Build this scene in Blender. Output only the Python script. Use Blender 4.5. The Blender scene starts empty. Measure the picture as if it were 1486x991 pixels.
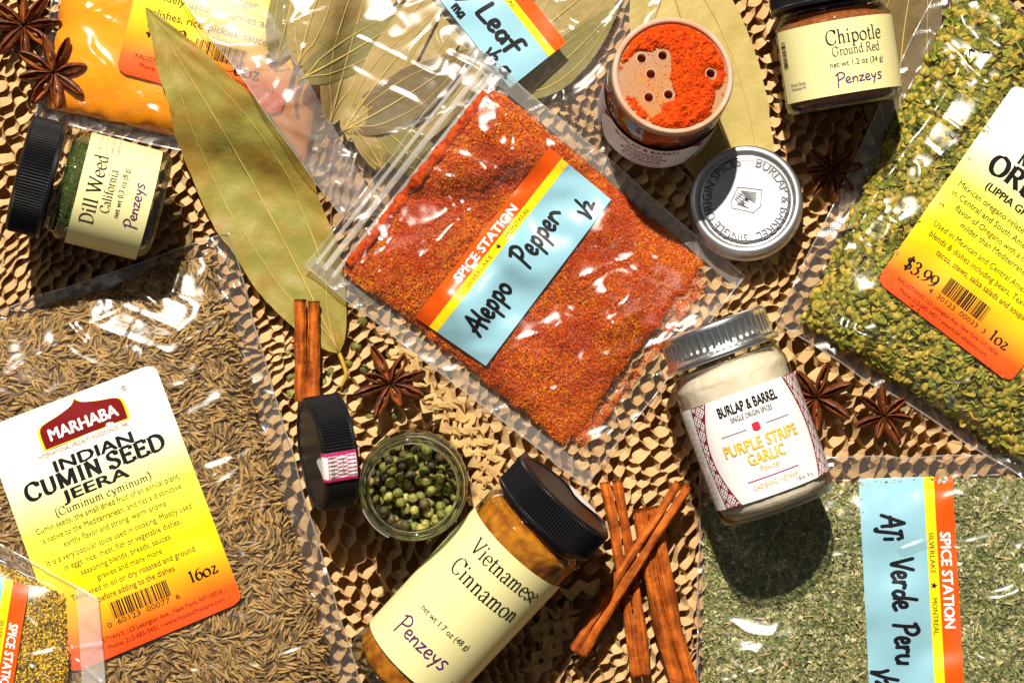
import bpy, math, random
import numpy as np
from mathutils import Vector, Matrix
rng = np.random.default_rng(7); random.seed(7)
SC = bpy.context.scene
COL = SC.collection
# ------------------------------------------------------------------ camera, light, exposure
S = 1.0/3000.0            # metres per photo pixel on the paper
CX, CY, D = 743.0, 495.5, 0.85
cam = bpy.data.cameras.new('camera'); camo = bpy.data.objects.new('camera', cam); COL.objects.link(camo)
camo.location = (0, 0, D); cam.sensor_width = 36; cam.lens = 36*D/(1486*S); cam.clip_start = .05; cam.clip_end = 20
SC.camera = camo
world = bpy.data.worlds.new('World'); SC.world = world; world.use_nodes = True
wt = world.node_tree; bgn = wt.nodes['Background']; bgn.inputs['Color'].default_value = (1, .97, .93, 1); bgn.inputs['Strength'].default_value = .095
def disk_light(name, az, el, dist, size, power, color):
    """az: degrees clockwise from photo-up"""
    l = bpy.data.lights.new(name, 'AREA'); l.shape = 'DISK'; l.size = size; l.energy = power; l.color = color
    o = bpy.data.objects.new(name, l); COL.objects.link(o)
    a, e = math.radians(az), math.radians(el)
    d = Vector((math.sin(a)*math.cos(e), math.cos(a)*math.cos(e), math.sin(e)))
    o.location = d*dist; o.rotation_euler = d.to_track_quat('Z', 'Y').to_euler()
    return o
disk_light('key_lamp', -9, 51, 3.0, .05, 205, (1, .925, .81))
disk_light('added_highlight_lamp', -50, 60, 1.6, .45, .9, (1, .98, .95))  # soft lamp added for highlights on film and metal, no known source
SC.view_settings.view_transform = 'Standard'; SC.view_settings.look = 'None'
SC.view_settings.exposure = 0; SC.view_settings.gamma = 1
cy = SC.cycles; cy.max_bounces = 10; cy.transparent_max_bounces = 24; cy.diffuse_bounces = 3; cy.glossy_bounces = 4
cy.transmission_bounces = 6; cy.sample_clamp_indirect = 4; cy.use_denoising = True

# ------------------------------------------------------------------ helpers
def W(px, py, z=0.0):
    """photo pixel + height above paper -> world xyz (n,3)"""
    px, py, z = np.broadcast_arrays(np.asarray(px, float), np.asarray(py, float), np.asarray(z, float))
    k = S*(D-z)/D
    return np.stack([(px-CX)*k, -(py-CY)*k, z], -1)
_lat = {}
def vnoise(x, y, seed=0):
    """smooth value noise in -1..1"""
    if seed not in _lat: _lat[seed] = np.random.default_rng(1000+seed).uniform(-1, 1, (256, 256))
    L = _lat[seed]
    x = np.asarray(x, float); y = np.asarray(y, float)
    xi = np.floor(x).astype(int); yi = np.floor(y).astype(int); fx = x-xi; fy = y-yi
    fx = fx*fx*fx*(fx*(fx*6-15)+10); fy = fy*fy*fy*(fy*(fy*6-15)+10)
    g = lambda a, b: L[a % 256, b % 256]
    return (g(xi, yi)*(1-fx)+g(xi+1, yi)*fx)*(1-fy)+(g(xi, yi+1)*(1-fx)+g(xi+1, yi+1)*fx)*fy
def fbm(x, y, seed=0, oct=3):
    s = 0; a = 1; t = 0
    for i in range(oct): s = s+a*vnoise(x*2**i+i*17.3, y*2**i+i*9.1, seed+i); t += a; a *= .5
    return s/t
def mesh(name, v, f, mat=None, parent=None, smooth=False, col=None, uv=None):
    """v (n,3); f: list of polys or int array (m,k)"""
    v = np.ascontiguousarray(v, dtype=np.float32).reshape(-1, 3)
    me = bpy.data.meshes.new(name)
    if isinstance(f, np.ndarray):
        m, k = f.shape
        me.vertices.add(len(v)); me.vertices.foreach_set('co', v.ravel())
        me.loops.add(m*k); me.loops.foreach_set('vertex_index', f.astype(np.int32).ravel())
        me.polygons.add(m); me.polygons.foreach_set('loop_start', np.arange(0, m*k, k, dtype=np.int32))
        me.update(calc_edges=True)
    else:
        me.from_pydata(v.tolist(), [], f); me.update()
    if smooth: me.polygons.foreach_set('use_smooth', np.ones(len(me.polygons), bool))
    if col is not None:
        c = np.ones((len(v), 4), np.float32); c[:, :3] = col
        a = me.color_attributes.new('Col', 'FLOAT_COLOR', 'POINT'); a.data.foreach_set('color', c.ravel())
    if uv is not None:
        ul = me.uv_layers.new(name='UVMap'); li = np.zeros(len(me.loops), np.int32); me.loops.foreach_get('vertex_index', li)
        ul.data.foreach_set('uv', np.asarray(uv, np.float32)[li].ravel())
    return link(name, me, mat, parent)
def link(name, me, mat=None, parent=None):
    o = bpy.data.objects.new(name, me); COL.objects.link(o)
    if mat is not None and len(me.materials) == 0: me.materials.append(mat)
    if parent is not None: o.parent = parent
    return o
def tag(o, label=None, cat=None, group=None, kind=None):
    if label: o['label'] = label
    if cat: o['category'] = cat
    if group: o['group'] = group
    if kind: o['kind'] = kind
    return o
def thing(name, label, cat, loc=None, group=None):
    o = bpy.data.objects.new(name, None); COL.objects.link(o); o.empty_display_size = .01
    tag(o, label, cat, group)
    if loc is not None: o.location = loc
    return o
def keep(o, root):
    """parent o to root without moving it (root has only location)"""
    o.parent = root; o.matrix_parent_inverse = Matrix.Translation(-root.location); return o
def grid_faces(nu, nv):
    i, j = np.meshgrid(np.arange(nu-1), np.arange(nv-1), indexing='ij'); a = i*nv+j
    return np.stack([a, a+nv, a+nv+1, a+1], -1).reshape(-1, 4)
def join(parts):
    """parts: list of (v, f array k) -> v, f"""
    vs = []; fs = []; n = 0
    for v, f in parts: vs.append(v); fs.append(f+n); n += len(v)
    return np.concatenate(vs), np.concatenate(fs)
def tube(pts, rad, n=8, flat=1.0):
    """tube quads along pts; rad scalar or array"""
    P = np.asarray(pts, float); m = len(P); rad = np.broadcast_to(rad, (m,))
    T = np.gradient(P, axis=0); T /= np.linalg.norm(T, axis=1)[:, None]+1e-12
    up = np.array([0, 0, 1.0]); Nn = np.cross(T, up); Nn /= np.linalg.norm(Nn, axis=1)[:, None]+1e-12
    B = np.cross(T, Nn); a = np.linspace(0, 2*np.pi, n, endpoint=False)
    V = P[:, None]+rad[:, None, None]*(Nn[:, None]*np.cos(a)[None, :, None]+B[:, None]*np.sin(a)[None, :, None]*flat)
    i, j = np.meshgrid(np.arange(m-1), np.arange(n), indexing='ij'); j2 = (j+1) % n
    F = np.stack([i*n+j, i*n+j2, (i+1)*n+j2, (i+1)*n+j], -1).reshape(-1, 4)
    V = V.reshape(-1, 3); c0 = len(V); V = np.vstack([V, P[0], P[-1]])
    k = np.arange(n); k2 = (k+1) % n
    F = np.vstack([F, np.stack([k2, k, np.full(n, c0), np.full(n, c0)], -1), np.stack([(m-1)*n+k, (m-1)*n+k2, np.full(n, c0+1), np.full(n, c0+1)], -1)])
    return V, F
def dedeg(F):
    return [list(dict.fromkeys(r)) for r in np.asarray(F).tolist()]
def cr(pts, n=6, closed=False):
    """catmull-rom through pts"""
    P = [np.array(p, float) for p in pts]
    if len(P) < 3: 
        return np.array([P[0]+(P[-1]-P[0])*t for t in np.linspace(0, 1, n+1)])
    Q = [P[-1]]+P+[P[0], P[1]] if closed else [2*P[0]-P[1]]+P+[2*P[-1]-P[-2]]
    out = []
    for i in range(len(Q)-3):
        a, b, c, d = Q[i:i+4]
        for t in np.arange(n)/n: out.append(.5*((2*b)+(c-a)*t+(2*a-5*b+4*c-d)*t*t+(-a+3*b-3*c+d)*t**3))
    if not closed: out.append(P[-1])
    return np.array(out)
# ------------------------------------------------------------------ materials
def M(name, c1, c2=None, rough=.6, scale=200., detail=3, bump=0., bscale=None, metal=0., attr=False, spec=.12, coat=0., trans=0., objvar=0., aniso=None, sheen=0., bumpd=.0005, thr=(.35, .65)):
    m = bpy.data.materials.new(name); m.use_nodes = True; nt = m.node_tree; N = nt.nodes; L = nt.links
    b = N['Principled BSDF']; b.inputs['Roughness'].default_value = rough; b.inputs['Metallic'].default_value = metal
    b.inputs['Specular IOR Level'].default_value = spec; b.inputs['Coat Weight'].default_value = coat
    tc = N.new('ShaderNodeTexCoord')
    def noise(sc, d=3):
        n = N.new('ShaderNodeTexNoise'); n.inputs['Scale'].default_value = sc; n.inputs['Detail'].default_value = d
        mp = N.new('ShaderNodeMapping'); L.new(tc.outputs['Object'], mp.inputs['Vector'])
        if aniso: mp.inputs['Scale'].default_value = aniso
        L.new(mp.outputs[0], n.inputs['Vector']); return n.outputs['Fac']
    c1 = tuple(c1)+(1,); c2 = tuple(c2)+(1,) if c2 else c1
    mix = N.new('ShaderNodeMix'); mix.data_type = 'RGBA'; mix.inputs[6].default_value = c1; mix.inputs[7].default_value = c2
    mr = N.new('ShaderNodeMapRange'); mr.inputs[1].default_value = thr[0]; mr.inputs[2].default_value = thr[1]
    L.new(noise(scale, detail), mr.inputs[0]); L.new(mr.outputs[0], mix.inputs[0]); out = mix.outputs[2]
    if attr:
        at = N.new('ShaderNodeAttribute'); at.attribute_name = 'Col'
        mu = N.new('ShaderNodeMix'); mu.data_type = 'RGBA'; mu.blend_type = 'MULTIPLY'; mu.inputs[0].default_value = 1
        L.new(out, mu.inputs[6]); L.new(at.outputs['Color'], mu.inputs[7]); out = mu.outputs[2]
    if objvar:
        oi = N.new('ShaderNodeObjectInfo'); hs = N.new('ShaderNodeHueSaturation'); r = N.new('ShaderNodeMapRange')
        r.inputs[3].default_value = 1-objvar; r.inputs[4].default_value = 1+objvar
        L.new(oi.outputs['Random'], r.inputs[0]); L.new(r.outputs[0], hs.inputs['Value']); L.new(out, hs.inputs['Color']); out = hs.outputs[0]
    L.new(out, b.inputs['Base Color'])
    if bump:
        bp = N.new('ShaderNodeBump'); bp.inputs['Strength'].default_value = bump; bp.inputs['Distance'].default_value = bumpd
        L.new(noise(bscale or scale, 4), bp.inputs['Height']); L.new(bp.outputs[0], b.inputs['Normal'])
    if trans:
        tr = N.new('ShaderNodeBsdfTranslucent'); L.new(out, tr.inputs['Color']); mx = N.new('ShaderNodeMixShader'); mx.inputs[0].default_value = trans
        L.new(b.outputs[0], mx.inputs[1]); L.new(tr.outputs[0], mx.inputs[2]); L.new(mx.outputs[0], N['Material Output'].inputs['Surface'])
    return m
def FILM(name, milk=.03, milkc=(.9, .86, .80), rough=.12, bump=.25, bscale=60, tint=(1, 1, 1), ior=1.5, fk=1.6, weave=0., edge=0., edgec=(.2, .3, .25)):
    """clear sheet: Fresnel gloss over transparency, with a little milkiness"""
    m = bpy.data.materials.new(name); m.use_nodes = True; nt = m.node_tree; N = nt.nodes; L = nt.links; N.remove(N['Principled BSDF'])
    tc = N.new('ShaderNodeTexCoord'); n = N.new('ShaderNodeTexNoise'); n.inputs['Scale'].default_value = bscale; n.inputs['Detail'].default_value = 3
    n.inputs['Distortion'].default_value = .6; L.new(tc.outputs['Object'], n.inputs['Vector'])
    bp = N.new('ShaderNodeBump'); bp.inputs['Strength'].default_value = bump; bp.inputs['Distance'].default_value = .002; L.new(n.outputs['Fac'], bp.inputs['Height'])
    nor = bp.outputs[0]
    if weave:
        vo = N.new('ShaderNodeTexVoronoi'); vo.inputs['Scale'].default_value = 900; vo.inputs['Randomness'].default_value = 0; L.new(tc.outputs['Object'], vo.inputs['Vector'])
        b2 = N.new('ShaderNodeBump'); b2.inputs['Strength'].default_value = weave; b2.inputs['Distance'].default_value = .0004; L.new(vo.outputs['Distance'], b2.inputs['Height']); L.new(nor, b2.inputs['Normal']); nor = b2.outputs[0]
    t = N.new('ShaderNodeBsdfTransparent'); t.inputs[0].default_value = tuple(tint)+(1,)
    g = N.new('ShaderNodeBsdfGlossy'); g.distribution = 'BECKMANN'; g.inputs['Roughness'].default_value = rough; L.new(nor, g.inputs['Normal'])
    # Schlick reflectance, the same from both sides of the sheet
    ge = N.new('ShaderNodeNewGeometry'); dp = N.new('ShaderNodeVectorMath'); dp.operation = 'DOT_PRODUCT'; L.new(nor, dp.inputs[0]); L.new(ge.outputs['Incoming'], dp.inputs[1])
    def mth(op, a, b=None):
        q = N.new('ShaderNodeMath'); q.operation = op
        for i_, x in enumerate((a, b)):
            if x is None: continue
            if isinstance(x, (int, float)): q.inputs[i_].default_value = x
            else: L.new(x, q.inputs[i_])
        return q.outputs[0]
    f0 = ((ior-1)/(ior+1))**2*fk
    om = mth('SUBTRACT', 1.0, mth('MINIMUM', mth('ABSOLUTE', dp.outputs['Value']), 1.0)); frs = mth('ADD', mth('MULTIPLY', mth('POWER', om, 5.0), (1-f0)*.8), f0)
    base = t.outputs[0]
    if edge:
        ml_ = mth('MULTIPLY', mth('POWER', om, 2.0), edge)
        t2 = N.new('ShaderNodeBsdfTransparent'); t2.inputs[0].default_value = tuple(edgec)+(1,); me_ = N.new('ShaderNodeMixShader')
        L.new(ml_, me_.inputs[0]); L.new(base, me_.inputs[1]); L.new(t2.outputs[0], me_.inputs[2]); base = me_.outputs[0]
    if milk:
        d = N.new('ShaderNodeBsdfDiffuse'); d.inputs[0].default_value = tuple(milkc)+(1,); tl = N.new('ShaderNodeBsdfTranslucent'); tl.inputs[0].default_value = tuple(milkc)+(1,)
        mm = N.new('ShaderNodeMixShader'); mm.inputs[0].default_value = .4; L.new(d.outputs[0], mm.inputs[1]); L.new(tl.outputs[0], mm.inputs[2])
        m1 = N.new('ShaderNodeMixShader'); m1.inputs[0].default_value = milk; L.new(base, m1.inputs[1]); L.new(mm.outputs[0], m1.inputs[2]); base = m1.outputs[0]
    m2 = N.new('ShaderNodeMixShader'); L.new(frs, m2.inputs[0]); L.new(base, m2.inputs[1]); L.new(g.outputs[0], m2.inputs[2])
    L.new(m2.outputs[0], N['Material Output'].inputs['Surface']); return m
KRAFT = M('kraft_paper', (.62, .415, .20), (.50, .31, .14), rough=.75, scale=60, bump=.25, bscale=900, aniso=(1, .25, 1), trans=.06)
KRAFT_SHADED = M('kraft_paper_shaded', (.36, .21, .085), (.28, .16, .06), rough=.8, scale=40, bump=.2, bscale=500)  # backing paper: shade inside the open cells put into a darker colour
WHITE = M('white_label', (.80, .79, .77), rough=.35, spec=.4); INK = M('black_ink', (.012, .011, .014), rough=.4)
PURPLE = M('purple_ink', (.09, .015, .13), rough=.4); MAROON = M('maroon_ink', (.2, .012, .03), rough=.4); REDINK = M('dark_red_ink', (.17, .008, .008), rough=.4)
YEL = M('yellow_label_stripe', (.95, .68, .01), rough=.3, spec=.4); ORA = M('orange_label_stripe', (.75, .085, .005), rough=.3, spec=.4); BLUE = M('pale_blue_label', (.25, .47, .56), rough=.3, spec=.4)
CREAM = M('cream_label', (.74, .68, .33), (.71, .65, .31), rough=.38, scale=20, spec=.3); GOLD = M('gold_ink', (.75, .42, .05), rough=.4); WPRINT = M('white_ink', (.88, .88, .86), rough=.35)
PINK = M('pink_ink', (.5, .02, .12), rough=.4); GREYINK = M('grey_ink', (.3, .28, .27), rough=.4)
BLACKP = M('black_plastic', (.005, .005, .006), rough=.36, spec=.25, bump=.05, bscale=300)
# ------------------------------------------------------------------ height map of what already lies there (photo px grid)
CELL = 4; GX0, GY0, GW, GH = -400, -400, 580, 460
ZM = np.zeros((GW, GH))
def zq(px, py, A=None):
    A = ZM if A is None else A
    x = np.clip((np.asarray(px, float)-GX0)/CELL, 0, GW-1.001); y = np.clip((np.asarray(py, float)-GY0)/CELL, 0, GH-1.001)
    i = x.astype(int); j = y.astype(int); fx = x-i; fy = y-j
    return (A[i, j]*(1-fx)+A[i+1, j]*fx)*(1-fy)+(A[i, j+1]*(1-fx)+A[i+1, j+1]*fx)*fy
def blur(A, n):
    for _ in range(2):
        for ax in (0, 1):
            c = np.cumsum(np.concatenate([np.repeat(np.take(A, [0], ax), n+1, ax), A, np.repeat(np.take(A, [-1], ax), n, ax)], ax), ax)
            m = A.shape[ax]; A = (np.take(c, np.arange(2*n+1, 2*n+1+m), ax)-np.take(c, np.arange(m), ax))/(2*n+1)
    return A
def dil(A, n):
    B = A.copy()
    for dx in range(-n, n+1):
        for dy in range(-n, n+1): B = np.maximum(B, np.roll(np.roll(A, dx, 0), dy, 1))
    return B
GPX, GPY = np.meshgrid(GX0+CELL*np.arange(GW), GY0+CELL*np.arange(GH), indexing='ij')
def inpoly(px, py, poly):
    px = np.asarray(px, float); py = np.asarray(py, float); r = np.zeros(px.shape, bool); n = len(poly)
    for i in range(n):
        x1, y1 = poly[i]; x2, y2 = poly[(i+1) % n]
        if y1 == y2: continue
        c = ((y1 > py) != (y2 > py)) & (px < (x2-x1)*(py-y1)/(y2-y1)+x1); r ^= c
    return r
def zset(poly, z):
    global ZM
    m = inpoly(GPX, GPY, poly); ZM = np.where(m, np.maximum(ZM, z if np.isscalar(z) else z), ZM)
def bil(c, u, v):
    """corners TL,TR,BR,BL -> px,py"""
    c = np.asarray(c, float); u = np.asarray(u, float)[..., None]; v = np.asarray(v, float)[..., None]
    r = (c[0]*(1-u)+c[1]*u)*(1-v)+(c[3]*(1-u)+c[2]*u)*v
    return r[..., 0], r[..., 1]
def ibil(c, px, py):
    c = np.asarray(c, float); px = np.asarray(px, float); py = np.asarray(py, float); u = np.full(px.shape, .5); v = u.copy()
    for _ in range(8):
        x, y = bil(c, u, v); ex = px-x; ey = py-y
        dux = (c[1]-c[0])[0]*(1-v)+(c[2]-c[3])[0]*v; duy = (c[1]-c[0])[1]*(1-v)+(c[2]-c[3])[1]*v
        dvx = (c[3]-c[0])[0]*(1-u)+(c[2]-c[1])[0]*u; dvy = (c[3]-c[0])[1]*(1-u)+(c[2]-c[1])[1]*u
        det = dux*dvy-duy*dvx; u = u+(ex*dvy-ey*dvx)/det; v = v+(dux*ey-duy*ex)/det
    return u, v
# ------------------------------------------------------------------ lettering
_tc = {}
def sans(s, off=0):
    """flat sans text mesh, cap height 1, left aligned: verts (n,2), faces, width"""
    if (s, off) in _tc: return _tc[(s, off)]
    c = bpy.data.curves.new('t', 'FONT'); c.body = s; c.resolution_u = 2; c.size = 1
    o = bpy.data.objects.new('t', c); COL.objects.link(o)
    me = bpy.data.meshes.new_from_object(o.evaluated_get(bpy.context.evaluated_depsgraph_get()))
    v = np.zeros(len(me.vertices)*3); me.vertices.foreach_get('co', v); v = v.reshape(-1, 3)[:, :2]/.73
    f = [list(p.vertices) for p in me.polygons]
    bpy.data.objects.remove(o); bpy.data.meshes.remove(me); bpy.data.curves.remove(c)
    if off: n = len(v); f = f+[[i+n for i in q] for q in f]+[[i+2*n for i in q] for q in f]; v = np.concatenate([v+[-off, 0], v+[off, off*.5], v+[0, -off*.7]])
    _tc[(s, off)] = (v, f, v[:, 0].max() if len(v) else 0); return _tc[(s, off)]
def strip(P, w):
    """polyline (n,2) with per-point width -> verts, quads"""
    P = np.asarray(P, float); w = np.broadcast_to(w, (len(P),))
    T = np.gradient(P, axis=0); T /= np.linalg.norm(T, axis=1)[:, None]+1e-9; Nn = np.stack([-T[:, 1], T[:, 0]], -1)
    return P+Nn*w[:, None]/2, P-Nn*w[:, None]/2
def strokes(lst, width, nib=None):
    """lst: list of polylines. returns verts, faces"""
    V = []; F = []
    for P in lst:
        P = np.asarray(P, float)
        T = np.gradient(P, axis=0); T /= np.linalg.norm(T, axis=1)[:, None]+1e-9
        if nib is None:
            w = np.full(len(P), width)
            P = np.vstack([P[0]-T[0]*width*.35, P, P[-1]+T[-1]*width*.35]); w = np.concatenate([[width*.55], w, [width*.55]])
        else: w = width*(nib[1]+(1-nib[1])*np.abs(T[:, 0]*math.sin(nib[0])-T[:, 1]*math.cos(nib[0])))
        a, b = strip(P, w); n = sum(len(x) for x in V); m = len(P)
        V.append(np.stack([a, b], 1).reshape(-1, 2)); F += [[n+2*i, n+2*i+1, n+2*i+3, n+2*i+2] for i in range(m-1)]
    return np.concatenate(V), F
# serif glyphs: adv, straight polylines (L), curves (C), serif bars (x,y,halfwidth)
G = {
'D': (.74, ['L.15,0 .15,.7', 'C.15,.69 .4,.68 .58,.56 .64,.35 .58,.14 .4,.02 .15,.01'], [(.13, 0, .11), (.13, .7, .11)]),
'i': (.30, ['L.15,0 .15,.45', 'L.15,.58 .15,.68'], [(.15, 0, .1), (.1, .45, .05)]),
'l': (.30, ['L.15,0 .15,.72'], [(.15, 0, .1), (.1, .72, .05)]),
'W': (1.0, ['L.08,.7 .3,0', 'L.3,0 .5,.6', 'L.46,.7 .7,0', 'L.7,0 .92,.7'], [(.1, .7, .1), (.5, .7, .1), (.9, .7, .09)]),
'e': (.48, ['C.07,.26 .41,.26 .38,.4 .25,.46 .11,.39 .06,.22 .12,.06 .26,0 .42,.1'], []),
'd': (.53, ['C.38,.38 .27,.45 .13,.38 .07,.22 .13,.05 .25,.01 .38,.08', 'L.4,0 .4,.72'], [(.35, .72, .05), (.44, 0, .05)]),
'C': (.70, ['C.62,.54 .52,.68 .36,.71 .16,.62 .07,.35 .16,.09 .36,-.01 .54,.04 .63,.18', 'L.62,.5 .62,.7'], []),
'a': (.47, ['C.09,.36 .18,.45 .3,.44 .35,.34', 'L.35,.38 .35,.08', 'C.35,.08 .37,.01 .45,.04', 'C.35,.28 .2,.24 .08,.15 .1,.03 .2,0 .35,.1'], []),
'f': (.33, ['L.16,0 .16,.5', 'C.16,.5 .19,.66 .27,.72 .36,.69', 'L.05,.44 .3,.44'], [(.17, 0, .11)]),
'o': (.52, ['C.26,.45 .1,.38 .06,.22 .11,.06 .26,0 .41,.06 .46,.22 .41,.38 .26,.45 .24,.45'], []),
'r': (.37, ['L.14,0 .14,.45', 'C.15,.3 .2,.41 .28,.45 .35,.41'], [(.15, 0, .1), (.1, .45, .05)]),
'n': (.54, ['L.14,0 .14,.45', 'C.15,.33 .26,.44 .36,.42 .4,.3', 'L.4,.3 .4,0'], [(.14, 0, .09), (.4, 0, .09), (.09, .45, .05)]),
'h': (.54, ['L.14,0 .14,.72', 'C.15,.33 .26,.44 .36,.42 .4,.3', 'L.4,.3 .4,0'], [(.14, 0, .09), (.4, 0, .09), (.09, .72, .05)]),
'p': (.53, ['L.13,-.22 .13,.45', 'C.14,.36 .26,.45 .4,.39 .46,.23 .4,.06 .27,.0 .14,.08'], [(.13, -.22, .09), (.08, .45, .05)]),
't': (.31, ['L.14,.58 .14,.1', 'C.14,.12 .17,.01 .23,.0 .31,.06', 'L.03,.44 .28,.44'], []),
'G': (.76, ['C.63,.54 .52,.68 .36,.71 .16,.62 .07,.35 .16,.09 .36,-.01 .52,.03 .62,.09', 'L.61,.08 .61,.32', 'L.61,.52 .61,.7'], [(.6, .32, .1)]),
'u': (.54, ['L.13,.45 .13,.14', 'C.13,.14 .17,.02 .27,.01 .4,.12', 'L.4,.45 .4,0'], [(.09, .45, .05), (.35, .45, .05), (.44, 0, .05)]),
'R': (.70, ['L.15,0 .15,.7', 'C.15,.69 .38,.7 .5,.63 .52,.53 .46,.41 .34,.36 .15,.36', 'L.34,.36 .6,0'], [(.14, 0, .11), (.12, .7, .09), (.62, 0, .07)]),
'V': (.72, ['L.08,.7 .36,0', 'L.36,0 .63,.7'], [(.1, .7, .1), (.62, .7, .09)]),
'm': (.82, ['L.14,0 .14,.45', 'C.15,.33 .25,.44 .35,.42 .39,.3', 'L.39,.3 .39,0', 'C.4,.33 .52,.44 .62,.42 .66,.3', 'L.66,.3 .66,0'], [(.14, 0, .09), (.39, 0, .09), (.66, 0, .09), (.09, .45, .05)]),
's': (.40, ['C.33,.35 .26,.45 .14,.43 .08,.34 .14,.27 .27,.2 .33,.11 .26,.01 .14,0 .07,.1'], []),
'U': (.72, ['L.16,.7 .16,.25', 'C.16,.25 .2,.07 .37,0 .53,.08 .57,.25', 'L.57,.25 .57,.7'], [(.15, .7, .1), (.57, .7, .09)]),
'M': (.90, ['L.14,0 .14,.7', 'L.14,.7 .43,.05', 'L.43,.05 .72,.7', 'L.74,.7 .74,0'], [(.14, 0, .1), (.74, 0, .1), (.11, .7, .08), (.77, .7, .08)]),
'I': (.34, ['L.17,0 .17,.7'], [(.17, 0, .12), (.17, .7, .12)]),
'N': (.72, ['L.14,0 .14,.7', 'L.14,.7 .58,.02', 'L.58,0 .58,.7'], [(.14, 0, .1), (.11, .7, .08), (.58, .7, .1)]),
'S': (.56, ['C.46,.56 .38,.69 .24,.7 .11,.62 .11,.48 .24,.38 .4,.3 .47,.17 .38,.03 .23,0 .09,.12', 'L.47,.52 .47,.7', 'L.08,.18 .08,0'], []),
'E': (.62, ['L.15,0 .15,.7', 'L.15,.69 .53,.69', 'L.15,.36 .42,.36', 'L.15,.01 .55,.01', 'L.53,.7 .54,.54', 'L.42,.44 .42,.28', 'L.55,0 .57,.17'], [(.13, 0, .09), (.13, .7, .09)]),
'O': (.74, ['C.37,.71 .16,.62 .07,.35 .16,.08 .37,-.01 .58,.08 .67,.35 .58,.62 .37,.71 .34,.71'], []),
'A': (.70, ['L.06,0 .35,.7', 'L.35,.7 .63,0', 'L.17,.24 .52,.24'], [(.08, 0, .08), (.62, 0, .09)]),
'J': (.45, ['L.28,.7 .28,.12', 'C.28,.12 .22,-.04 .1,-.06 .05,.04'], [(.28, .7, .1)]),
'X': (.70, ['L.1,.7 .6,0', 'L.58,.7 .1,0'], [(.12, .7, .09), (.6, .7, .08), (.1, 0, .08), (.6, 0, .09)]),
'c': (.46, ['C.39,.35 .3,.44 .22,.45 .1,.37 .06,.22 .12,.05 .25,0 .4,.1'], []),
'y': (.52, ['L.08,.45 .27,.03', 'C.45,.45 .3,.05 .22,-.17 .12,-.22 .06,-.17'], [(.09, .45, .08), (.44, .45, .07)]),
'z': (.44, ['L.07,.43 .37,.43', 'L.36,.42 .08,.02', 'L.06,.01 .38,.01', 'L.38,.01 .39,.12'], []),
'(': (.30, ['C.25,.78 .12,.58 .08,.3 .12,.02 .25,-.18'], []), ')': (.30, ['C.05,.78 .18,.58 .22,.3 .18,.02 .05,-.18'], []),
'1': (.42, ['L.22,0 .22,.7', 'L.08,.58 .22,.69'], [(.22, 0, .12)]),
'6': (.50, ['C.43,.68 .25,.6 .1,.42 .07,.2 .14,.04 .26,0 .4,.08 .44,.22 .38,.37 .26,.42 .1,.3'], []),
'3': (.48, ['C.08,.56 .15,.67 .26,.7 .38,.62 .36,.47 .2,.38', 'C.2,.38 .4,.34 .43,.18 .34,.03 .2,-.01 .07,.06'], []),
'9': (.50, ['C.08,.02 .26,.1 .4,.28 .44,.5 .37,.66 .25,.7 .11,.62 .07,.48 .13,.33 .25,.28 .4,.4'], []),
'$': (.50, ['C.42,.54 .36,.64 .24,.66 .12,.6 .11,.48 .24,.38 .38,.3 .43,.17 .36,.06 .24,.03 .08,.14', 'L.25,-.1 .25,.8'], []),
'.': (.24, ['L.12,0 .12,.1'], []), ' ': (.28, [], []), '-': (.34, ['L.06,.22 .28,.22'], [])}
def serif(s, weight=.1, thin=.25):
    """serif text, cap height 1, left aligned"""
    V = []; F = []; x = 0
    for ch in s:
        adv, st, sf = G[ch]; L = []
        for q in st:
            p = [tuple(map(float, k.split(','))) for k in q[1:].split()]
            if q[0] == 'L': L.append(np.array([p[0], ((p[0][0]+p[-1][0])/2, (p[0][1]+p[-1][1])/2), p[-1]]) if len(p) == 2 else np.array(p))
            else: L.append(cr(p, 4))
        if L:
            v, f = strokes(L, weight, (.35, thin)); n = sum(len(a) for a in V); V.append(v+[x, 0]); F += [[i+n for i in q] for q in f]
        for (sx, sy, hw) in sf:
            n = sum(len(a) for a in V); t = .013+weight*.05; o = t if sy < .3 else -t
            V.append(np.array([[x+sx-hw, sy+o-t], [x+sx+hw, sy+o-t], [x+sx+hw, sy+o+t], [x+sx-hw, sy+o+t]])); F.append([n, n+1, n+2, n+3])
        x += adv
    V = np.concatenate(V)/.7
    return V, F, x/.7
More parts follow.
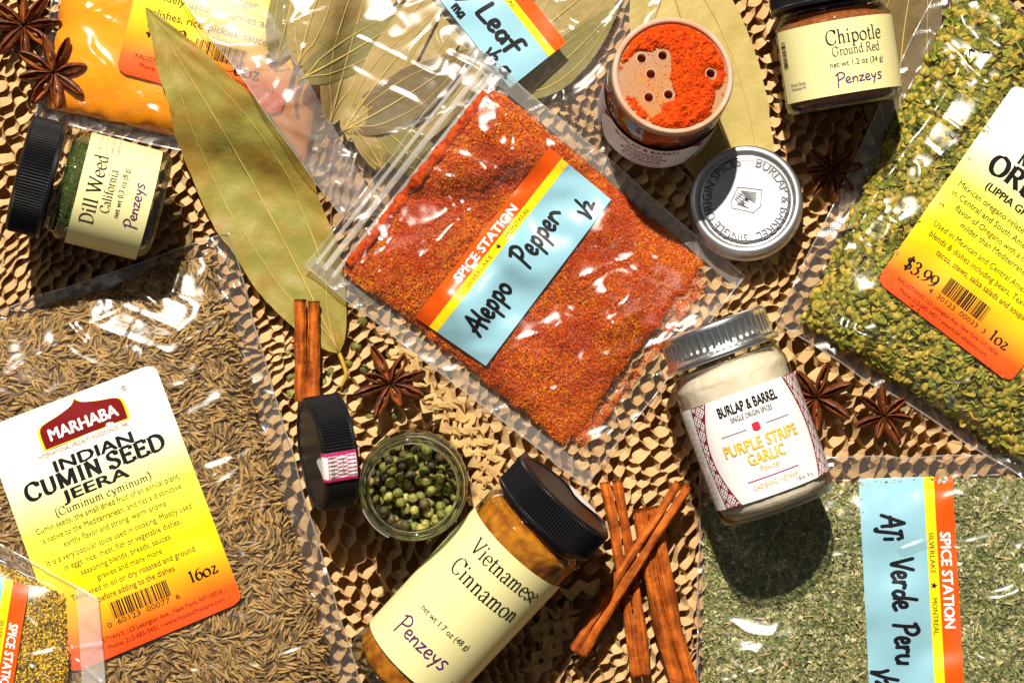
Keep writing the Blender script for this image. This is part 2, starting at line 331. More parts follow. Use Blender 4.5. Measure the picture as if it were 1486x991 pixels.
# handwriting: per word list of curves in an em box (x, y), y 0..1
HW = {
'Penzeys': (4.3, ['.1,.95 .08,.5 .02,-.25', '-.1,.9 .3,1.15 .62,.95 .55,.62 .1,.42', '.75,.28 1.05,.35 1.02,.58 .8,.55 .72,.25 .9,.05 1.15,.12', '1.3,.55 1.3,.05', '1.3,.3 1.5,.55 1.66,.45 1.68,.05', '1.85,.55 2.25,.58', '2.25,.58 1.85,.06', '1.85,.06 2.3,.1', '2.45,.3 2.75,.38 2.72,.6 2.5,.56 2.42,.25 2.6,.05 2.85,.14', '2.98,.6 3.05,.35 3.2,.25 3.3,.4', '3.4,.62 3.28,.2 3.1,-.3', '3.98,.62 3.75,.66 3.62,.5 3.78,.35 3.92,.2 3.8,.03 3.55,.05']),
'Aleppo': (4.4, ['.0,.0 .3,.55 .62,1.1', '.62,1.1 .7,.6 .72,-.05', '.05,.42 .5,.42 .95,.5', '1.2,1.05 1.1,.5 1.2,.05', '1.42,.3 1.75,.38 1.72,.62 1.5,.6 1.42,.25 1.6,.02 1.85,.12', '2.1,.6 2.08,.1 2.02,-.4', '2.08,.45 2.35,.65 2.5,.4 2.35,.1 2.1,.15', '2.8,.6 2.78,.1 2.72,-.4', '2.78,.45 3.05,.65 3.2,.4 3.05,.1 2.8,.15', '3.75,.55 3.5,.5 3.42,.25 3.6,.02 3.85,.15 3.88,.42 3.7,.56']),
'Pepper': (4.7, ['.2,1.1 .15,.5 .05,-.15', '-.1,1.0 .4,1.2 .7,.95 .55,.6 .15,.45', '.95,.3 1.25,.38 1.22,.62 1.0,.6 .92,.25 1.1,.02 1.35,.12', '1.6,.6 1.58,.1 1.52,-.4', '1.58,.45 1.85,.65 2.0,.4 1.85,.1 1.6,.15', '2.3,.6 2.28,.1 2.22,-.4', '2.28,.45 2.55,.65 2.7,.4 2.55,.1 2.3,.15', '2.95,.3 3.25,.38 3.22,.62 3.0,.6 2.92,.25 3.1,.02 3.35,.12', '3.55,.6 3.58,.05', '3.58,.35 3.75,.6 4.0,.55 4.25,.3']),
'half': (1.3, ['.0,.7 .12,.3 .1,-.2', '.15,-.2 .45,.5 .62,1.2', '.62,.5 .8,.62 .95,.5 .8,.2 .7,.05 .95,.1 1.2,.12']),
'Aji': (2.0, ['.0,.0 .25,.55 .5,1.1', '.5,1.1 .62,.6 .68,0', '.1,.42 .7,.45', '1.15,.9 1.05,.3 .95,-.3 .8,-.25', '.95,.9 1.4,.95', '1.45,.5 1.45,.1', '1.44,.75 1.46,.82']),
'Verde': (3.6, ['.0,1.05 .2,.4 .35,.0 .5,.5 .7,1.05', '.85,.3 1.15,.38 1.12,.62 .9,.6 .82,.25 1.0,.02 1.3,.15', '1.45,.6 1.45,.05', '1.45,.35 1.6,.6 1.85,.55', '2.35,.5 2.1,.5 2.0,.2 2.2,.02 2.4,.25', '2.55,1.15 2.45,.6 2.45,.05', '2.7,.3 3.0,.38 2.97,.62 2.75,.6 2.67,.25 2.85,.02 3.2,.12']),
'Peru': (3.0, ['.15,1.1 .12,.5 .05,-.05', '-.05,1.0 .4,1.15 .65,.9 .5,.6 .12,.5', '.85,.3 1.12,.38 1.1,.62 .9,.6 .82,.25 .98,.02 1.25,.12', '1.4,.6 1.42,.05', '1.42,.35 1.55,.58 1.75,.55', '1.95,.6 1.95,.2 2.15,.02 2.4,.25 2.42,.6 2.4,.05']),
'Bay': (2.6, ['.1,1.05 .1,.0', '.1,1.05 .55,1.0 .5,.65 .12,.55', '.12,.55 .65,.5 .6,.1 .1,.0', '1.3,.5 1.0,.55 .9,.2 1.15,.02 1.35,.3', '1.35,.6 1.38,.05', '1.6,.6 1.75,.25 1.95,.25', '2.15,.7 1.95,.1 1.6,-.5']),
'Leaf': (2.9, ['.15,1.05 .05,.1 .15,.0 .65,.05', '.8,.3 1.1,.38 1.07,.62 .85,.6 .77,.25 .95,.02 1.2,.12', '1.8,.5 1.5,.55 1.38,.2 1.6,.02 1.8,.3', '1.8,.6 1.85,.05', '2.65,1.05 2.35,1.05 2.25,.6 2.2,-.1', '2.0,.55 2.6,.6']),
'ma': (1.8, ['.0,.6 .05,.05', '.05,.4 .25,.6 .35,.05', '.35,.4 .55,.6 .65,.05', '1.2,.5 .95,.55 .85,.2 1.0,.02 1.2,.3', '1.2,.6 1.25,.05']),
'a': (.8, ['.5,.5 .2,.55 .05,.2 .25,.02 .5,.3', '.5,.6 .52,.1 .7,.05'])}
def hand(s, width=.1):
    V = []; F = []; x = 0
    for w in s.split():
        adv, st = HW[w]
        v, f = strokes([cr([tuple(map(float, k.split(','))) for k in q.split()], 5)+[x, 0] for q in st], width)
        n = sum(len(a) for a in V); V.append(v); F += [[i+n for i in q] for q in f]; x += adv+.35
    return np.concatenate(V), F, x-.35
def write(name, kind, s, fn, x, y, size, mat, parent, align='c', width=None, xs=None, rot=0, weight=.1, thin=.25, dz=0.):
    """lay text on a surface: fn(a,b,dz)->xyz with a right, b down; (x,y) anchor on the baseline; width fixes total length"""
    v, f, w = {'sans': sans, 'bold': lambda q: sans(q, .045), 'serif': lambda q: serif(q, weight, thin), 'hand': lambda q: hand(q, weight)}[kind](s)
    v = np.array(v, float)
    kx = (width/w if width else size*(xs or 1)); a = v[:, 0]*kx; b = -v[:, 1]*size; tot = w*kx
    a = a-{'c': tot/2, 'l': 0, 'r': tot}[align]
    if rot: c_, s_ = math.cos(rot), math.sin(rot); a, b = a*c_-b*s_, a*s_+b*c_
    # tiny per-stroke steps in height keep crossing strokes off the same plane
    if kind not in ('sans', 'bold'):
        k = np.zeros(len(v)); 
        for i, q in enumerate(f):
            for j in q: k[j] = i % 97
        dzz = dz+k*4e-7
    else: dzz = dz+(np.arange(len(v))*3//max(1, len(v)))*3e-6*(kind == 'bold')
    return mesh(name, fn(a+x, b+y, dzz), f, mat, parent)
def barcode(fn, x, y, w, h, parent, seed=3, mat=None, vertical=False):
    r = random.Random(seed); V = []; F = []; c = 0
    while c < w:
        b = r.choice([.8, .8, 1.6, 2.4]); 
        if c+b > w: break
        q = [(x+c, y), (x+c+b, y), (x+c+b, y+h), (x+c, y+h)]; n = len(V)
        if vertical: q = [(x+(p[1]-y), y+(p[0]-x)) for p in q]
        V += q; F.append([n, n+1, n+2, n+3]); c += b+r.choice([.8, .8, 1.6, 2.2])
    V = np.array(V); return mesh('barcode', fn(V[:, 0], V[:, 1], np.full(len(V), .00008)), F, mat or INK, parent)
def rect_grid(fn, x0, y0, x1, y1, nx, ny, dz=0., rad=0.):
    u, v = np.meshgrid(np.linspace(0, 1, nx), np.linspace(0, 1, ny), indexing='ij'); a = x0+(x1-x0)*u; b = y0+(y1-y0)*v
    if rad:   # rounded corners: pull the outline in
        hx, hy = (x1-x0)/2, (y1-y0)/2; X = a-(x0+hx); Y = b-(y0+hy)
        dy = np.clip(np.abs(Y)-(hy-rad), 0, rad); lim = hx-rad+np.sqrt(np.maximum(rad**2-dy**2, 0)); X = X/hx*lim; a = X+x0+hx
    return fn(a.ravel(), b.ravel(), np.full(a.size, dz)), grid_faces(nx, ny), np.stack([u.ravel(), v.ravel()], -1)

# ------------------------------------------------------------------ the kraft packing paper
def ground():
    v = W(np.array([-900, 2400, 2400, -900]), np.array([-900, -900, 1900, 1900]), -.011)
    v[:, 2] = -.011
    tag(mesh('backing_paper', v, [[0, 3, 2, 1]], KRAFT_SHADED), kind='structure')
    # slit paper pulled open: hexagonal cells whose walls lean over
    pitch, row = 19.5, 20.0; nx, ny = 102, 76; V = []; F = []; n = 0
    def warp(x, y):
        wx = 46*fbm(x/330, y/330, 11, 2)+16*vnoise(x/90, y/90, 14); wy = 40*fbm(x/300+7, y/300, 21, 2)+13*vnoise(x/80, y/80, 24)
        th = .35*np.clip((520-x)/520, 0, 1)-.25*np.clip((y-500)/500, 0, 1)*np.clip((900-x)/500, 0, 1)
        xx = x-CX; yy = y-CY
        return CX+xx+yy*np.tan(-th)*.6+wx, CY+yy+wy+xx*.06
    def zsurf(x, y): return .0012*fbm(x/70, y/70, 31, 2)+.0007*vnoise(x/12, y/12, 33)
    def lean(x, y):
        a = -2.35-.35*np.clip((x-350)/300, 0, 1)*np.clip((y-300)/300, 0, 1)+.7*fbm(x/150, y/150, 41, 2)+.3*vnoise(x/20, y/20, 48); m = 12+4*vnoise(x/45, y/45, 45)
        return m*np.cos(a), m*np.sin(a)
    def wall(p, q, nb, wob):
        nonlocal n
        u, v = np.meshgrid(np.linspace(0, 1, 5), np.linspace(0, 1, 4), indexing='ij')
        x = p[0]+(q[0]-p[0])*u; y = p[1]+(q[1]-p[1])*u
        lx, ly = lean(x, y); dep = .0058*(1+.25*vnoise(x/35, y/35, 51))
        s = .5; cx = 2.2*np.sin(u*np.pi)*wob; 
        wx, wy = warp(x, y); wx = wx+4.6*vnoise(x/13, y/13, 62); wy = wy+4.6*vnoise(x/13, y/13, 63); X = wx+lx*(v-s)+cx*(v-.5)*2; Y = wy+ly*(v-s)+1.6*np.sin(v*np.pi)
        Z = zsurf(x, y)-dep*v*(1+.12*np.sin(u*np.pi)*wob)
        V.append(W(X.ravel(), Y.ravel(), Z.ravel())); F.append(grid_faces(5, 4)+n); n += 20
    for j in range(-8, ny-6):
        for i in range(-8, nx-8):
            x = i*pitch+(j % 2)*pitch/2; y = j*row
            jit = lambda k, A=1.8: A*float(vnoise(x*.37+k*3.1+j, y*.41-k+i*.7, 61))
            l = 9
            if not (-130 < x < 1620 and -120 < y < 1110): continue
            p0 = (x, y-l/2); p1 = (x, y+l/2)
            wall(p0, p1, 2, .4)
            wall(p1, (x+pitch/2, y+row-l/2), 2, 1.0+jit(1)); wall(p1, (x-pitch/2, y+row-l/2), 2, -1.0+jit(2))
    v = np.concatenate(V); f = np.concatenate(F)
    tag(mesh('honeycomb_kraft_paper', v, f, KRAFT, smooth=True), kind='structure')
ground()
# ------------------------------------------------------------------ bags
def pillow(u, v, r, p=4., q=.55):
    """0 at the edge of rect r=(u0,u1,v0,v1), 1 in the middle"""
    a = np.clip((u-r[0])/(r[1]-r[0]), 0, 1)*2-1; b = np.clip((v-r[2])/(r[3]-r[2]), 0, 1)*2-1
    return (np.clip(1-np.abs(a)**p, 0, 1)*np.clip(1-np.abs(b)**p, 0, 1))**q
def segdist(px, py, P):
    d = np.full(np.shape(px), 1e9)
    for (x1, y1), (x2, y2) in zip(P[:-1], P[1:]):
        L = (x2-x1)**2+(y2-y1)**2+1e-9; t = np.clip(((px-x1)*(x2-x1)+(py-y1)*(y2-y1))/L, 0, 1)
        d = np.minimum(d, np.hypot(px-x1-t*(x2-x1), py-y1-t*(y2-y1)))
    return d
class Bag:
    def __init__(s, name, label, corners, fill, thick, seed, film, group=None, lump=.18, wr=.0007, creases=(), labels=(), p=4., q=.55, gap=.0009, loc=None, res=4., lumpscale=110, over=2, edge=.012):
        s.c = np.array(corners, float); s.fill = fill; s.thick = thick; s.seed = seed; s.lump = lump; s.wr = wr
        s.creases = [(cr(np.array(k[0], float), 6), k[1], k[2]) for k in creases]; s.labels = labels; s.p = p; s.q = q; s.gap = gap; s.ls = lumpscale; s.edge = edge
        s.base = blur(dil(ZM, 3), over)
        cx, cyy = s.c.mean(0)
        s.root = thing(name, label, 'bag', loc=Vector(W(cx, cyy, 0)), group=group)
        L1 = np.hypot(*(s.c[1]-s.c[0])); L2 = np.hypot(*(s.c[3]-s.c[0])); nu, nv = int(L1/res), int(L2/res)
        u, v = np.meshgrid(np.linspace(0, 1, nu), np.linspace(0, 1, nv), indexing='ij')
        px, py = bil(s.c, u, v); x2 = px+2.5*vnoise(px/60, py/60, seed+5); y2 = py+2.5*vnoise(px/55, py/55, seed+6)
        z = s.film(x2, y2); uv = np.stack([u.ravel(), v.ravel()], -1)
        s.f = keep(mesh('film', W(x2.ravel(), y2.ravel(), z.ravel()), grid_faces(nu, nv), film, smooth=True, uv=uv), s.root)
        # folded rim of the film
        e = np.concatenate([np.linspace(s.c[i], s.c[(i+1) % 4], 90)[:-1] for i in range(4)]); e = np.vstack([e, e[0]]); ex = e[:, 0]+2.5*vnoise(e[:, 0]/60, e[:, 1]/60, seed+5); ey = e[:, 1]+2.5*vnoise(e[:, 0]/55, e[:, 1]/55, seed+6)
        vv, ff = tube(W(ex, ey, s.film(ex, ey)+.0001), .00042, 6); keep(mesh('rim_fold', vv, dedeg(ff), RIMF, smooth=True), s.root)
        # underside
        u, v = np.meshgrid(np.linspace(0, 1, 14), np.linspace(0, 1, 14), indexing='ij'); px, py = bil(s.c, u, v)
        s.back = keep(mesh('film_back', W(px.ravel(), py.ravel(), (zq(px, py, s.base)+.0001).ravel()), grid_faces(14, 14), film, smooth=True), s.root)
    def body(s, px, py):
        """height of the contents"""
        k = s.k(px, py)
        return zq(px, py, s.base)+.0004+s.thick*k*(1+s.lump*fbm(px/s.ls, py/s.ls, s.seed, 2))+.0005*vnoise(px/48, py/48, s.seed+20)*np.minimum(1, k*3)
    def k(s, px, py):
        u, v = ibil(s.c, px, py); u = u+s.edge*fbm(px/34, py/34, s.seed+21, 2); v = v+s.edge*fbm(px/34+9, py/34, s.seed+22, 2)
        return pillow(u, v, s.fill, s.p, s.q)
    def inside(s, px, py, m=.0):
        u, v = ibil(s.c, px, py); a, b, c_, d = s.fill
        return (u > a+m) & (u < b-m) & (v > c_+m) & (v < d-m)
    def film(s, px, py, wr=True):
        u, v = ibil(s.c, px, py); z = s.body(px, py)+s.gap
        if wr:
            an = [.30, -.55, .85]; R3 = [(px*math.cos(t)-py*math.sin(t), px*math.sin(t)+py*math.cos(t)) for t in [q+.2*math.sin(s.seed) for q in an]]
            n1, n3, n4 = [vnoise(a_/170+.4*vnoise(px/60, py/60, s.seed+i_), b_/42, s.seed+3+i_) for i_, (a_, b_) in enumerate(R3)]; n2 = vnoise(px/70, py/70, s.seed+7)
            w = .8*s.wr*(1.9*np.exp(-(n1*8)**2)+1.6*np.exp(-(n3*8)**2)+1.2*np.exp(-(n4*9)**2)+.8*n2+.6)
            m = np.ones(np.shape(px))
            for (lc, rad) in s.labels:
                lu, lv = ibil(lc, px, py); e = np.maximum(np.maximum(-lu, lu-1), np.maximum(-lv, lv-1)); m = np.minimum(m, np.clip(e/rad+.0, 0, 1)+.06)
            z = z+w*np.minimum(m, 1)
            for P, amp, wd in s.creases: z = z+amp*np.exp(-(segdist(px, py, P)/wd)**2)
        return z
    def register(s):
        global ZM
        u, v = ibil(s.c, GPX, GPY); m = (u > 0) & (u < 1) & (v > 0) & (v < 1) & (np.abs(GPX-CX) < 1400)
        ZM = np.where(m, np.maximum(ZM, s.film(GPX, GPY, False)+.0006), ZM)
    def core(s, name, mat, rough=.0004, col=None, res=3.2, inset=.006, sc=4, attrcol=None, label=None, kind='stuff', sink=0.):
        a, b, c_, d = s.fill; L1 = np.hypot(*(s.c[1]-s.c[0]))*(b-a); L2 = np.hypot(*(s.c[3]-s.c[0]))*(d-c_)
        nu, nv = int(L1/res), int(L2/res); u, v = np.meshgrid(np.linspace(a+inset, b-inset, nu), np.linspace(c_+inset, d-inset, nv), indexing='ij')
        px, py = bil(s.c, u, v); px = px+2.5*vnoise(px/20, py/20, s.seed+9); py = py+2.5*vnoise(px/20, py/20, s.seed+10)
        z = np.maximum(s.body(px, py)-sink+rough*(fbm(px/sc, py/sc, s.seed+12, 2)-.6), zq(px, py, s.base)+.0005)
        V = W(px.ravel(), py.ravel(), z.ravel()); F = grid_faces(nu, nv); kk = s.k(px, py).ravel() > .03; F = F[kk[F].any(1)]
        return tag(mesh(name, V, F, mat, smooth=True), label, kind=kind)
    def frame(s, lc, w, h, off=.0004):
        """label frame: fn(a,b,dz), a in 0..w, b in 0..h"""
        lc = np.array(lc, float)
        def fn(a, b, dz=0.):
            px, py = bil(lc, np.asarray(a, float)/w, np.asarray(b, float)/h)
            return W(px, py, s.film(px, py, False)+s.wr*.35+off+dz)
        return fn
def rots(n, flat=.35, r=None, tilt=None):
    """random rotation matrices: heading free, tilt limited"""
    r = r or rng; a = r.uniform(0, 2*np.pi, n); t = r.normal(0, flat, n) if tilt is None else tilt; b = r.uniform(-np.pi, np.pi, n)
    ca, sa, ct, st, cb, sb = np.cos(a), np.sin(a), np.cos(t), np.sin(t), np.cos(b), np.sin(b); o = np.zeros(n); i = np.ones(n)
    Rz = np.stack([ca, -sa, o, sa, ca, o, o, o, i], -1).reshape(-1, 3, 3); Ry = np.stack([ct, o, st, o, i, o, -st, o, ct], -1).reshape(-1, 3, 3)
    Rx = np.stack([i, o, o, o, cb, -sb, o, sb, cb], -1).reshape(-1, 3, 3); return Rz, Ry, Rx
def scatter_mesh(name, T, pos, R, sc, cols, mat, label=None, group=None, parent=None, smooth=True):
    """T: list of templates (v,f); one joined mesh of all instances"""
    n = len(pos); which = np.arange(n) % len(T); VV = []; FF = []; CC = []; off = 0
    for k, (tv, tf) in enumerate(T):
        i = np.where(which == k)[0]
        if len(i) == 0: continue
        v = np.einsum('nij,vj->nvi', R[i], tv)*np.asarray(sc)[i][:, None, None]+pos[i][:, None, :]
        m = len(tv); f = tf[None]+(np.arange(len(i))*m)[:, None, None]+off
        VV.append(v.reshape(-1, 3)); FF.append(f.reshape(-1, tf.shape[1])); CC.append(np.repeat(cols[i], m, 0)); off += m*len(i)
    o = mesh(name, np.concatenate(VV), np.concatenate(FF), mat, smooth=smooth, col=np.concatenate(CC))
    return tag(o, label, group=group, kind='stuff')
def to4(F): F = np.asarray(F); return F
def ico(sub=1):
    import bmesh
    bm = bmesh.new(); bmesh.ops.create_icosphere(bm, subdivisions=sub, radius=1); v = np.array([x.co[:] for x in bm.verts]); f = np.array([[x.index for x in q.verts] for q in bm.faces]); bm.free(); return v, f
def seed_t(L=.0066, r=.00072, n=6, seed=0):
    R = np.random.default_rng(seed); t = np.array([0, .06, .22, .5, .78, .94, 1]); w = np.array([.12, .45, .85, 1, .8, .4, .1]); V = []
    bend = R.uniform(-.08, .08)
    for ti, wi in zip(t, w):
        for k in range(n*2):
            a = k*np.pi/n; q = 1+(.16 if k % 2 else -.16); V.append([(ti-.5)*L, wi*r*q*np.cos(a)+bend*L*np.sin(ti*np.pi), wi*r*q*np.sin(a)*.85])
    m = n*2; F = [[i*m+k, i*m+(k+1) % m, (i+1)*m+(k+1) % m, (i+1)*m+k] for i in range(6) for k in range(m)]
    return np.array(V), np.array(F)
def bud_t(seed):
    """a small cluster bud: lumpy body"""
    R = np.random.default_rng(seed); v, f = ico(2); d = np.zeros(len(v))
    for _ in range(9):
        c = R.normal(size=3); c /= np.linalg.norm(c); d = np.maximum(d, np.maximum(0, v@c-.5)*R.uniform(.9, 1.9))
    v = v*(.62+d)[:, None]*[1.25, .9, .8]; return v*.0021, f
def flake_t(seed, L=.005, w=.0028):
    R = np.random.default_rng(seed); V = []; cu = R.uniform(-.5, .5); fo = R.uniform(.1, .5)
    for i, t in enumerate(np.linspace(0, 1, 6)):
        ww = w*(math.sin(math.pi*min(1, (t*.9+.08)))**.7)*(1+R.uniform(-.2, .2))
        for s in (-1, 0, 1): V.append([(t-.5)*L, s*ww/2, cu*L*(t-.5)**2+abs(s)*fo*ww])
    return np.array(V), np.array([[i*3+j, i*3+3+j, i*3+4+j, i*3+1+j] for i in range(5) for j in range(2)])
def chip_t(seed):
    R = np.random.default_rng(seed); a = np.sort(R.uniform(0, 2*np.pi, 4)+np.arange(4)*.2); v = np.stack([np.cos(a), np.sin(a)*R.uniform(.5, 1), R.uniform(-.35, .35, 4)], -1)
    return v*.5, np.array([[0, 1, 2, 3]])
def pick(cols, n, var=.15, r=None):
    r = r or rng; C = np.array(cols, float); c = C[r.integers(0, len(C), n)]; return c*(1+r.uniform(-var, var, (n, 1)))
def strew(bag, n, m=.004, dz=0., avoid=None, r=None):
    r = r or rng; a, b, c_, d = bag.fill; u = r.uniform(a+m, b-m, n); v = r.uniform(c_+m, d-m, n); px, py = bil(bag.c, u, v)
    k = (px > -90) & (px < 1580) & (py > -90) & (py < 1090) & (bag.k(px, py) > r.uniform(.0, .12, n)); px, py = px[k], py[k]
    return px, py, W(px, py, np.maximum(bag.body(px, py)+dz, zq(px, py, bag.base)+.0006))
# label printing helpers ---------------------------------------------
def gradmat(name, stops, rough=.32):
    m = bpy.data.materials.new(name); m.use_nodes = True; nt = m.node_tree; N = nt.nodes; L = nt.links; b = N['Principled BSDF']; b.inputs['Roughness'].default_value = rough
    u = N.new('ShaderNodeUVMap'); sp = N.new('ShaderNodeSeparateXYZ'); r = N.new('ShaderNodeValToRGB'); L.new(u.outputs[0], sp.inputs[0]); L.new(sp.outputs['Y'], r.inputs[0]); L.new(r.outputs[0], b.inputs['Base Color'])
    e = r.color_ramp.elements; e[0].position, e[0].color = stops[0][0], stops[0][1]+(1,); e[1].position, e[1].color = stops[-1][0], stops[-1][1]+(1,)
    for p, c in stops[1:-1]: q = e.new(p); q.color = c+(1,)
    return m
GRAD = gradmat('sunset_label', [(0, (.85, .84, .80)), (.25, (.86, .84, .68)), (.46, (.88, .82, .08)), (.68, (.9, .74, .0)), (.82, (.88, .42, .01)), (.93, (.78, .1, .01)), (1, (.75, .07, .01))])
def spice_label(bag, lc, w, h, texts, handw, star=True):
    """blue strip label with orange and yellow stripes; reading direction = first edge, w long, h high"""
    fn = bag.frame(lc, w, h)
    v, f, uv = rect_grid(fn, 0, 0, w, h, int(w/5), int(h/5)); lab = keep(mesh('label', v, f, BLUE, smooth=True), bag.root)
    loc = lambda a, b, dz=0.: fn(a, b, dz)
    def child(o): o.parent = lab; return o
    v, f, uv = rect_grid(fn, 0, 0, w, h*.20, int(w/5), 6, .00006); child(mesh('orange_stripe', v, f, ORA, smooth=True))
    v, f, uv = rect_grid(fn, 0, h*.2, w, h*.31, int(w/5), 4, .00006); child(mesh('yellow_stripe', v, f, YEL, smooth=True))
    f2 = lambda a, b, dz=0.: fn(a, b, dz+.0002)
    write('lettering', 'bold', 'SPICE STATION', f2, w*.47, h*.165, h*.115, WPRINT, lab, width=w*.44)
    write('lettering', 'sans', 'SILVERLAKE', f2, w*.25, h*.285, h*.055, INK, lab, align='l', width=w*.19)
    write('lettering', 'sans', 'MONTREAL', f2, w*.72, h*.285, h*.055, INK, lab, align='r', width=w*.17)
    a = np.arange(10)*np.pi/5+np.pi/2; r = np.where(np.arange(10) % 2 == 0, h*.042, h*.017); n = 10
    sv = f2(np.append(w*.495+r*np.cos(a), w*.495), np.append(h*.258-r*np.sin(a), h*.258), np.zeros(11)); mesh('star_mark', sv, [[i, (i+1) % 10, 10] for i in range(10)], INK, lab)
    for (s, x, y, size, xs, rot) in handw: write('handwriting', 'hand', s, f2, x*w, y*h, size*h, INK, lab, align='l', xs=(xs/(size*h) if xs > 3 else xs), rot=rot, weight=.21)
    return lab
def sunset_label(bag, lc, w, h, rad=14, extra=None):
    fn = bag.frame(lc, w, h); v, f, uv = rect_grid(fn, 0, 0, w, h, int(w/5), int(h/4), 0, rad)
    lab = keep(mesh('label', v, f, GRAD, smooth=True, uv=uv), bag.root)
    return lab, (lambda a, b, dz=0.: fn(a, b, dz+.00016))
def seal(bag, r, milk_mat, n=60, name='side_seal'):
    """flattened welded margin of the bag"""
    u, v = np.meshgrid(np.linspace(r[0], r[1], 12 if r[1]-r[0] < .3 else n*2), np.linspace(r[2], r[3], 12 if r[3]-r[2] < .3 else n*2), indexing='ij'); px, py = bil(bag.c, u, v)
    z = bag.film(px, py)+.00025; return keep(mesh(name, W(px.ravel(), py.ravel(), z.ravel()), grid_faces(*u.shape), milk_mat, smooth=True), bag.root)

RIMF = FILM('film_rim', milk=.22, rough=.25, bump=.2, bscale=200, fk=3)
FILMC = FILM('clear_film', milk=.015, rough=.34, bump=.06, bscale=45, fk=1.8)
FILMZ = FILM('zip_bag_film', milk=.035, rough=.35, bump=.08, bscale=45, fk=1.9)
SEALM = FILM('welded_film', milk=.16, rough=.25, bump=.1, bscale=90, weave=.25, fk=2)
SEALC = FILM('embossed_film', milk=.035, rough=.25, bump=.1, bscale=90, weave=.3, fk=2)
# ------------------------------------------------------------------ leaves
def leafmat(name, c1, c2, tr=.25): return M(name, c1, c2, rough=.5, spec=.25, scale=55, thr=(.4, .72), detail=6, bump=.5, bscale=260, trans=tr, bumpd=.0008)
LEAF_BIG = leafmat('dry_leaf_olive', (.32, .29, .06), (.36, .20, .035)); LEAF_TAN = leafmat('dry_leaf_tan', (.46, .325, .105), (.34, .25, .07))
LEAF_GREEN = leafmat('dry_leaf_green', (.22, .195, .05), (.31, .25, .075)); LEAF_BROWN = leafmat('dry_leaf_brown', (.20, .135, .045), (.13, .09, .03))
LEAF_PALE = leafmat('dry_leaf_pale', (.55, .43, .14), (.44, .34, .10))
VEIN = M('leaf_vein', (.50, .38, .10), (.42, .28, .08), rough=.5, scale=80); STEM = M('leaf_stem', (.035, .018, .012), (.09, .05, .02), rough=.5, scale=90); STEMY = M('yellow_stem', (.50, .32, .04), (.36, .2, .03), rough=.45, scale=90)
def leaf(label, base, tip, width, mat, zf, bend=0, stem=None, stemmat=None, amp=.0012, seed=0, group=None, curl=.0, asym=0, prof=(.75, .85), veins=1, cat='leaf', tiptrim=1.0, stemr=.0011, name='bay_leaf'):
    B = np.array(base, float); T = np.array(tip, float); ax = T-B; L = np.hypot(*ax); ax /= L; nr = np.array([-ax[1], ax[0]])
    nt, ns = 60, 25; t, s = np.meshgrid(np.linspace(0, tiptrim, nt), np.linspace(-1, 1, ns), indexing='ij')
    w = lambda t: width/2*np.sin(np.pi*np.clip(t, 0, 1)**prof[0])**prof[1]*(1+.05*vnoise(t*9, seed*3.3, 71))+1.2
    def at(t, s):
        o = s*w(t)*(1+asym*s); c = bend*np.sin(np.pi*t)
        return B[0]+ax[0]*L*t+nr[0]*(o+c), B[1]+ax[1]*L*t+nr[1]*(o+c)
    px, py = at(t, s)
    def z(px, py, t, s): return zf(px, py)+.0007+amp*(.6*fbm(px/26, py/26, 80+seed, 3)+.7)+amp*1.6*np.abs(np.sin(t*24+np.abs(s)*5))*np.abs(s)*.25+curl*s*s*np.sin(np.pi*t)
    zz = z(px, py, t, s); root = thing(name, label, cat, Vector(W(B[0], B[1], 0)), group)
    jag = 1+.006*rng.uniform(-1, 1, px.shape)*(np.abs(s) > .99); px = B[0]+(px-B[0])*jag; 
    bl = keep(mesh('blade', W(px.ravel(), py.ravel(), zz.ravel()), grid_faces(nt, ns), mat, smooth=True), root)
    tt = np.linspace(0, .97*tiptrim, 30)
    def vein(sf, rad, nm):
        ss = sf(tt); x, y = at(tt, ss); p = W(x, y, z(x, y, tt, ss)+rad*.3); v, f = tube(p, rad*(1-.75*tt), 5); keep(mesh(nm, v, dedeg(f), VEIN, smooth=True), root)
    vein(lambda q: q*0, .0006, 'midrib')
    if veins:
        for k in (-1, 1): vein(lambda q: k*.62*np.sin(np.clip(q*1.02, 0, 1)*np.pi)**.35*np.clip(q*6, 0, 1), .0004, 'side_vein')
    if stem:
        P = cr([base]+list(stem), 5); p = W(P[:, 0], P[:, 1], zf(P[:, 0], P[:, 1])+.0016); v, f = tube(p, stemr*np.linspace(1, .8, len(p)), 7); keep(mesh('stem', v, dedeg(f), stemmat or STEM, smooth=True), root)
    return root
zg = lambda px, py: zq(px, py)
leaf('yellow-green bay leaf lying flat under the open paprika jar', (950, -100), (1128, 385), 165, LEAF_PALE, zg, bend=10, seed=1, amp=.0008)
leaf('dull brown bay leaf under the right side of the chipotle jar', (1310, 245), (1345, -110), 120, LEAF_BROWN, zg, bend=-18, seed=2, amp=.0008, veins=1)
zset([(1050, 0), (1120, 40), (1145, 240), (1060, 250)], .0025)
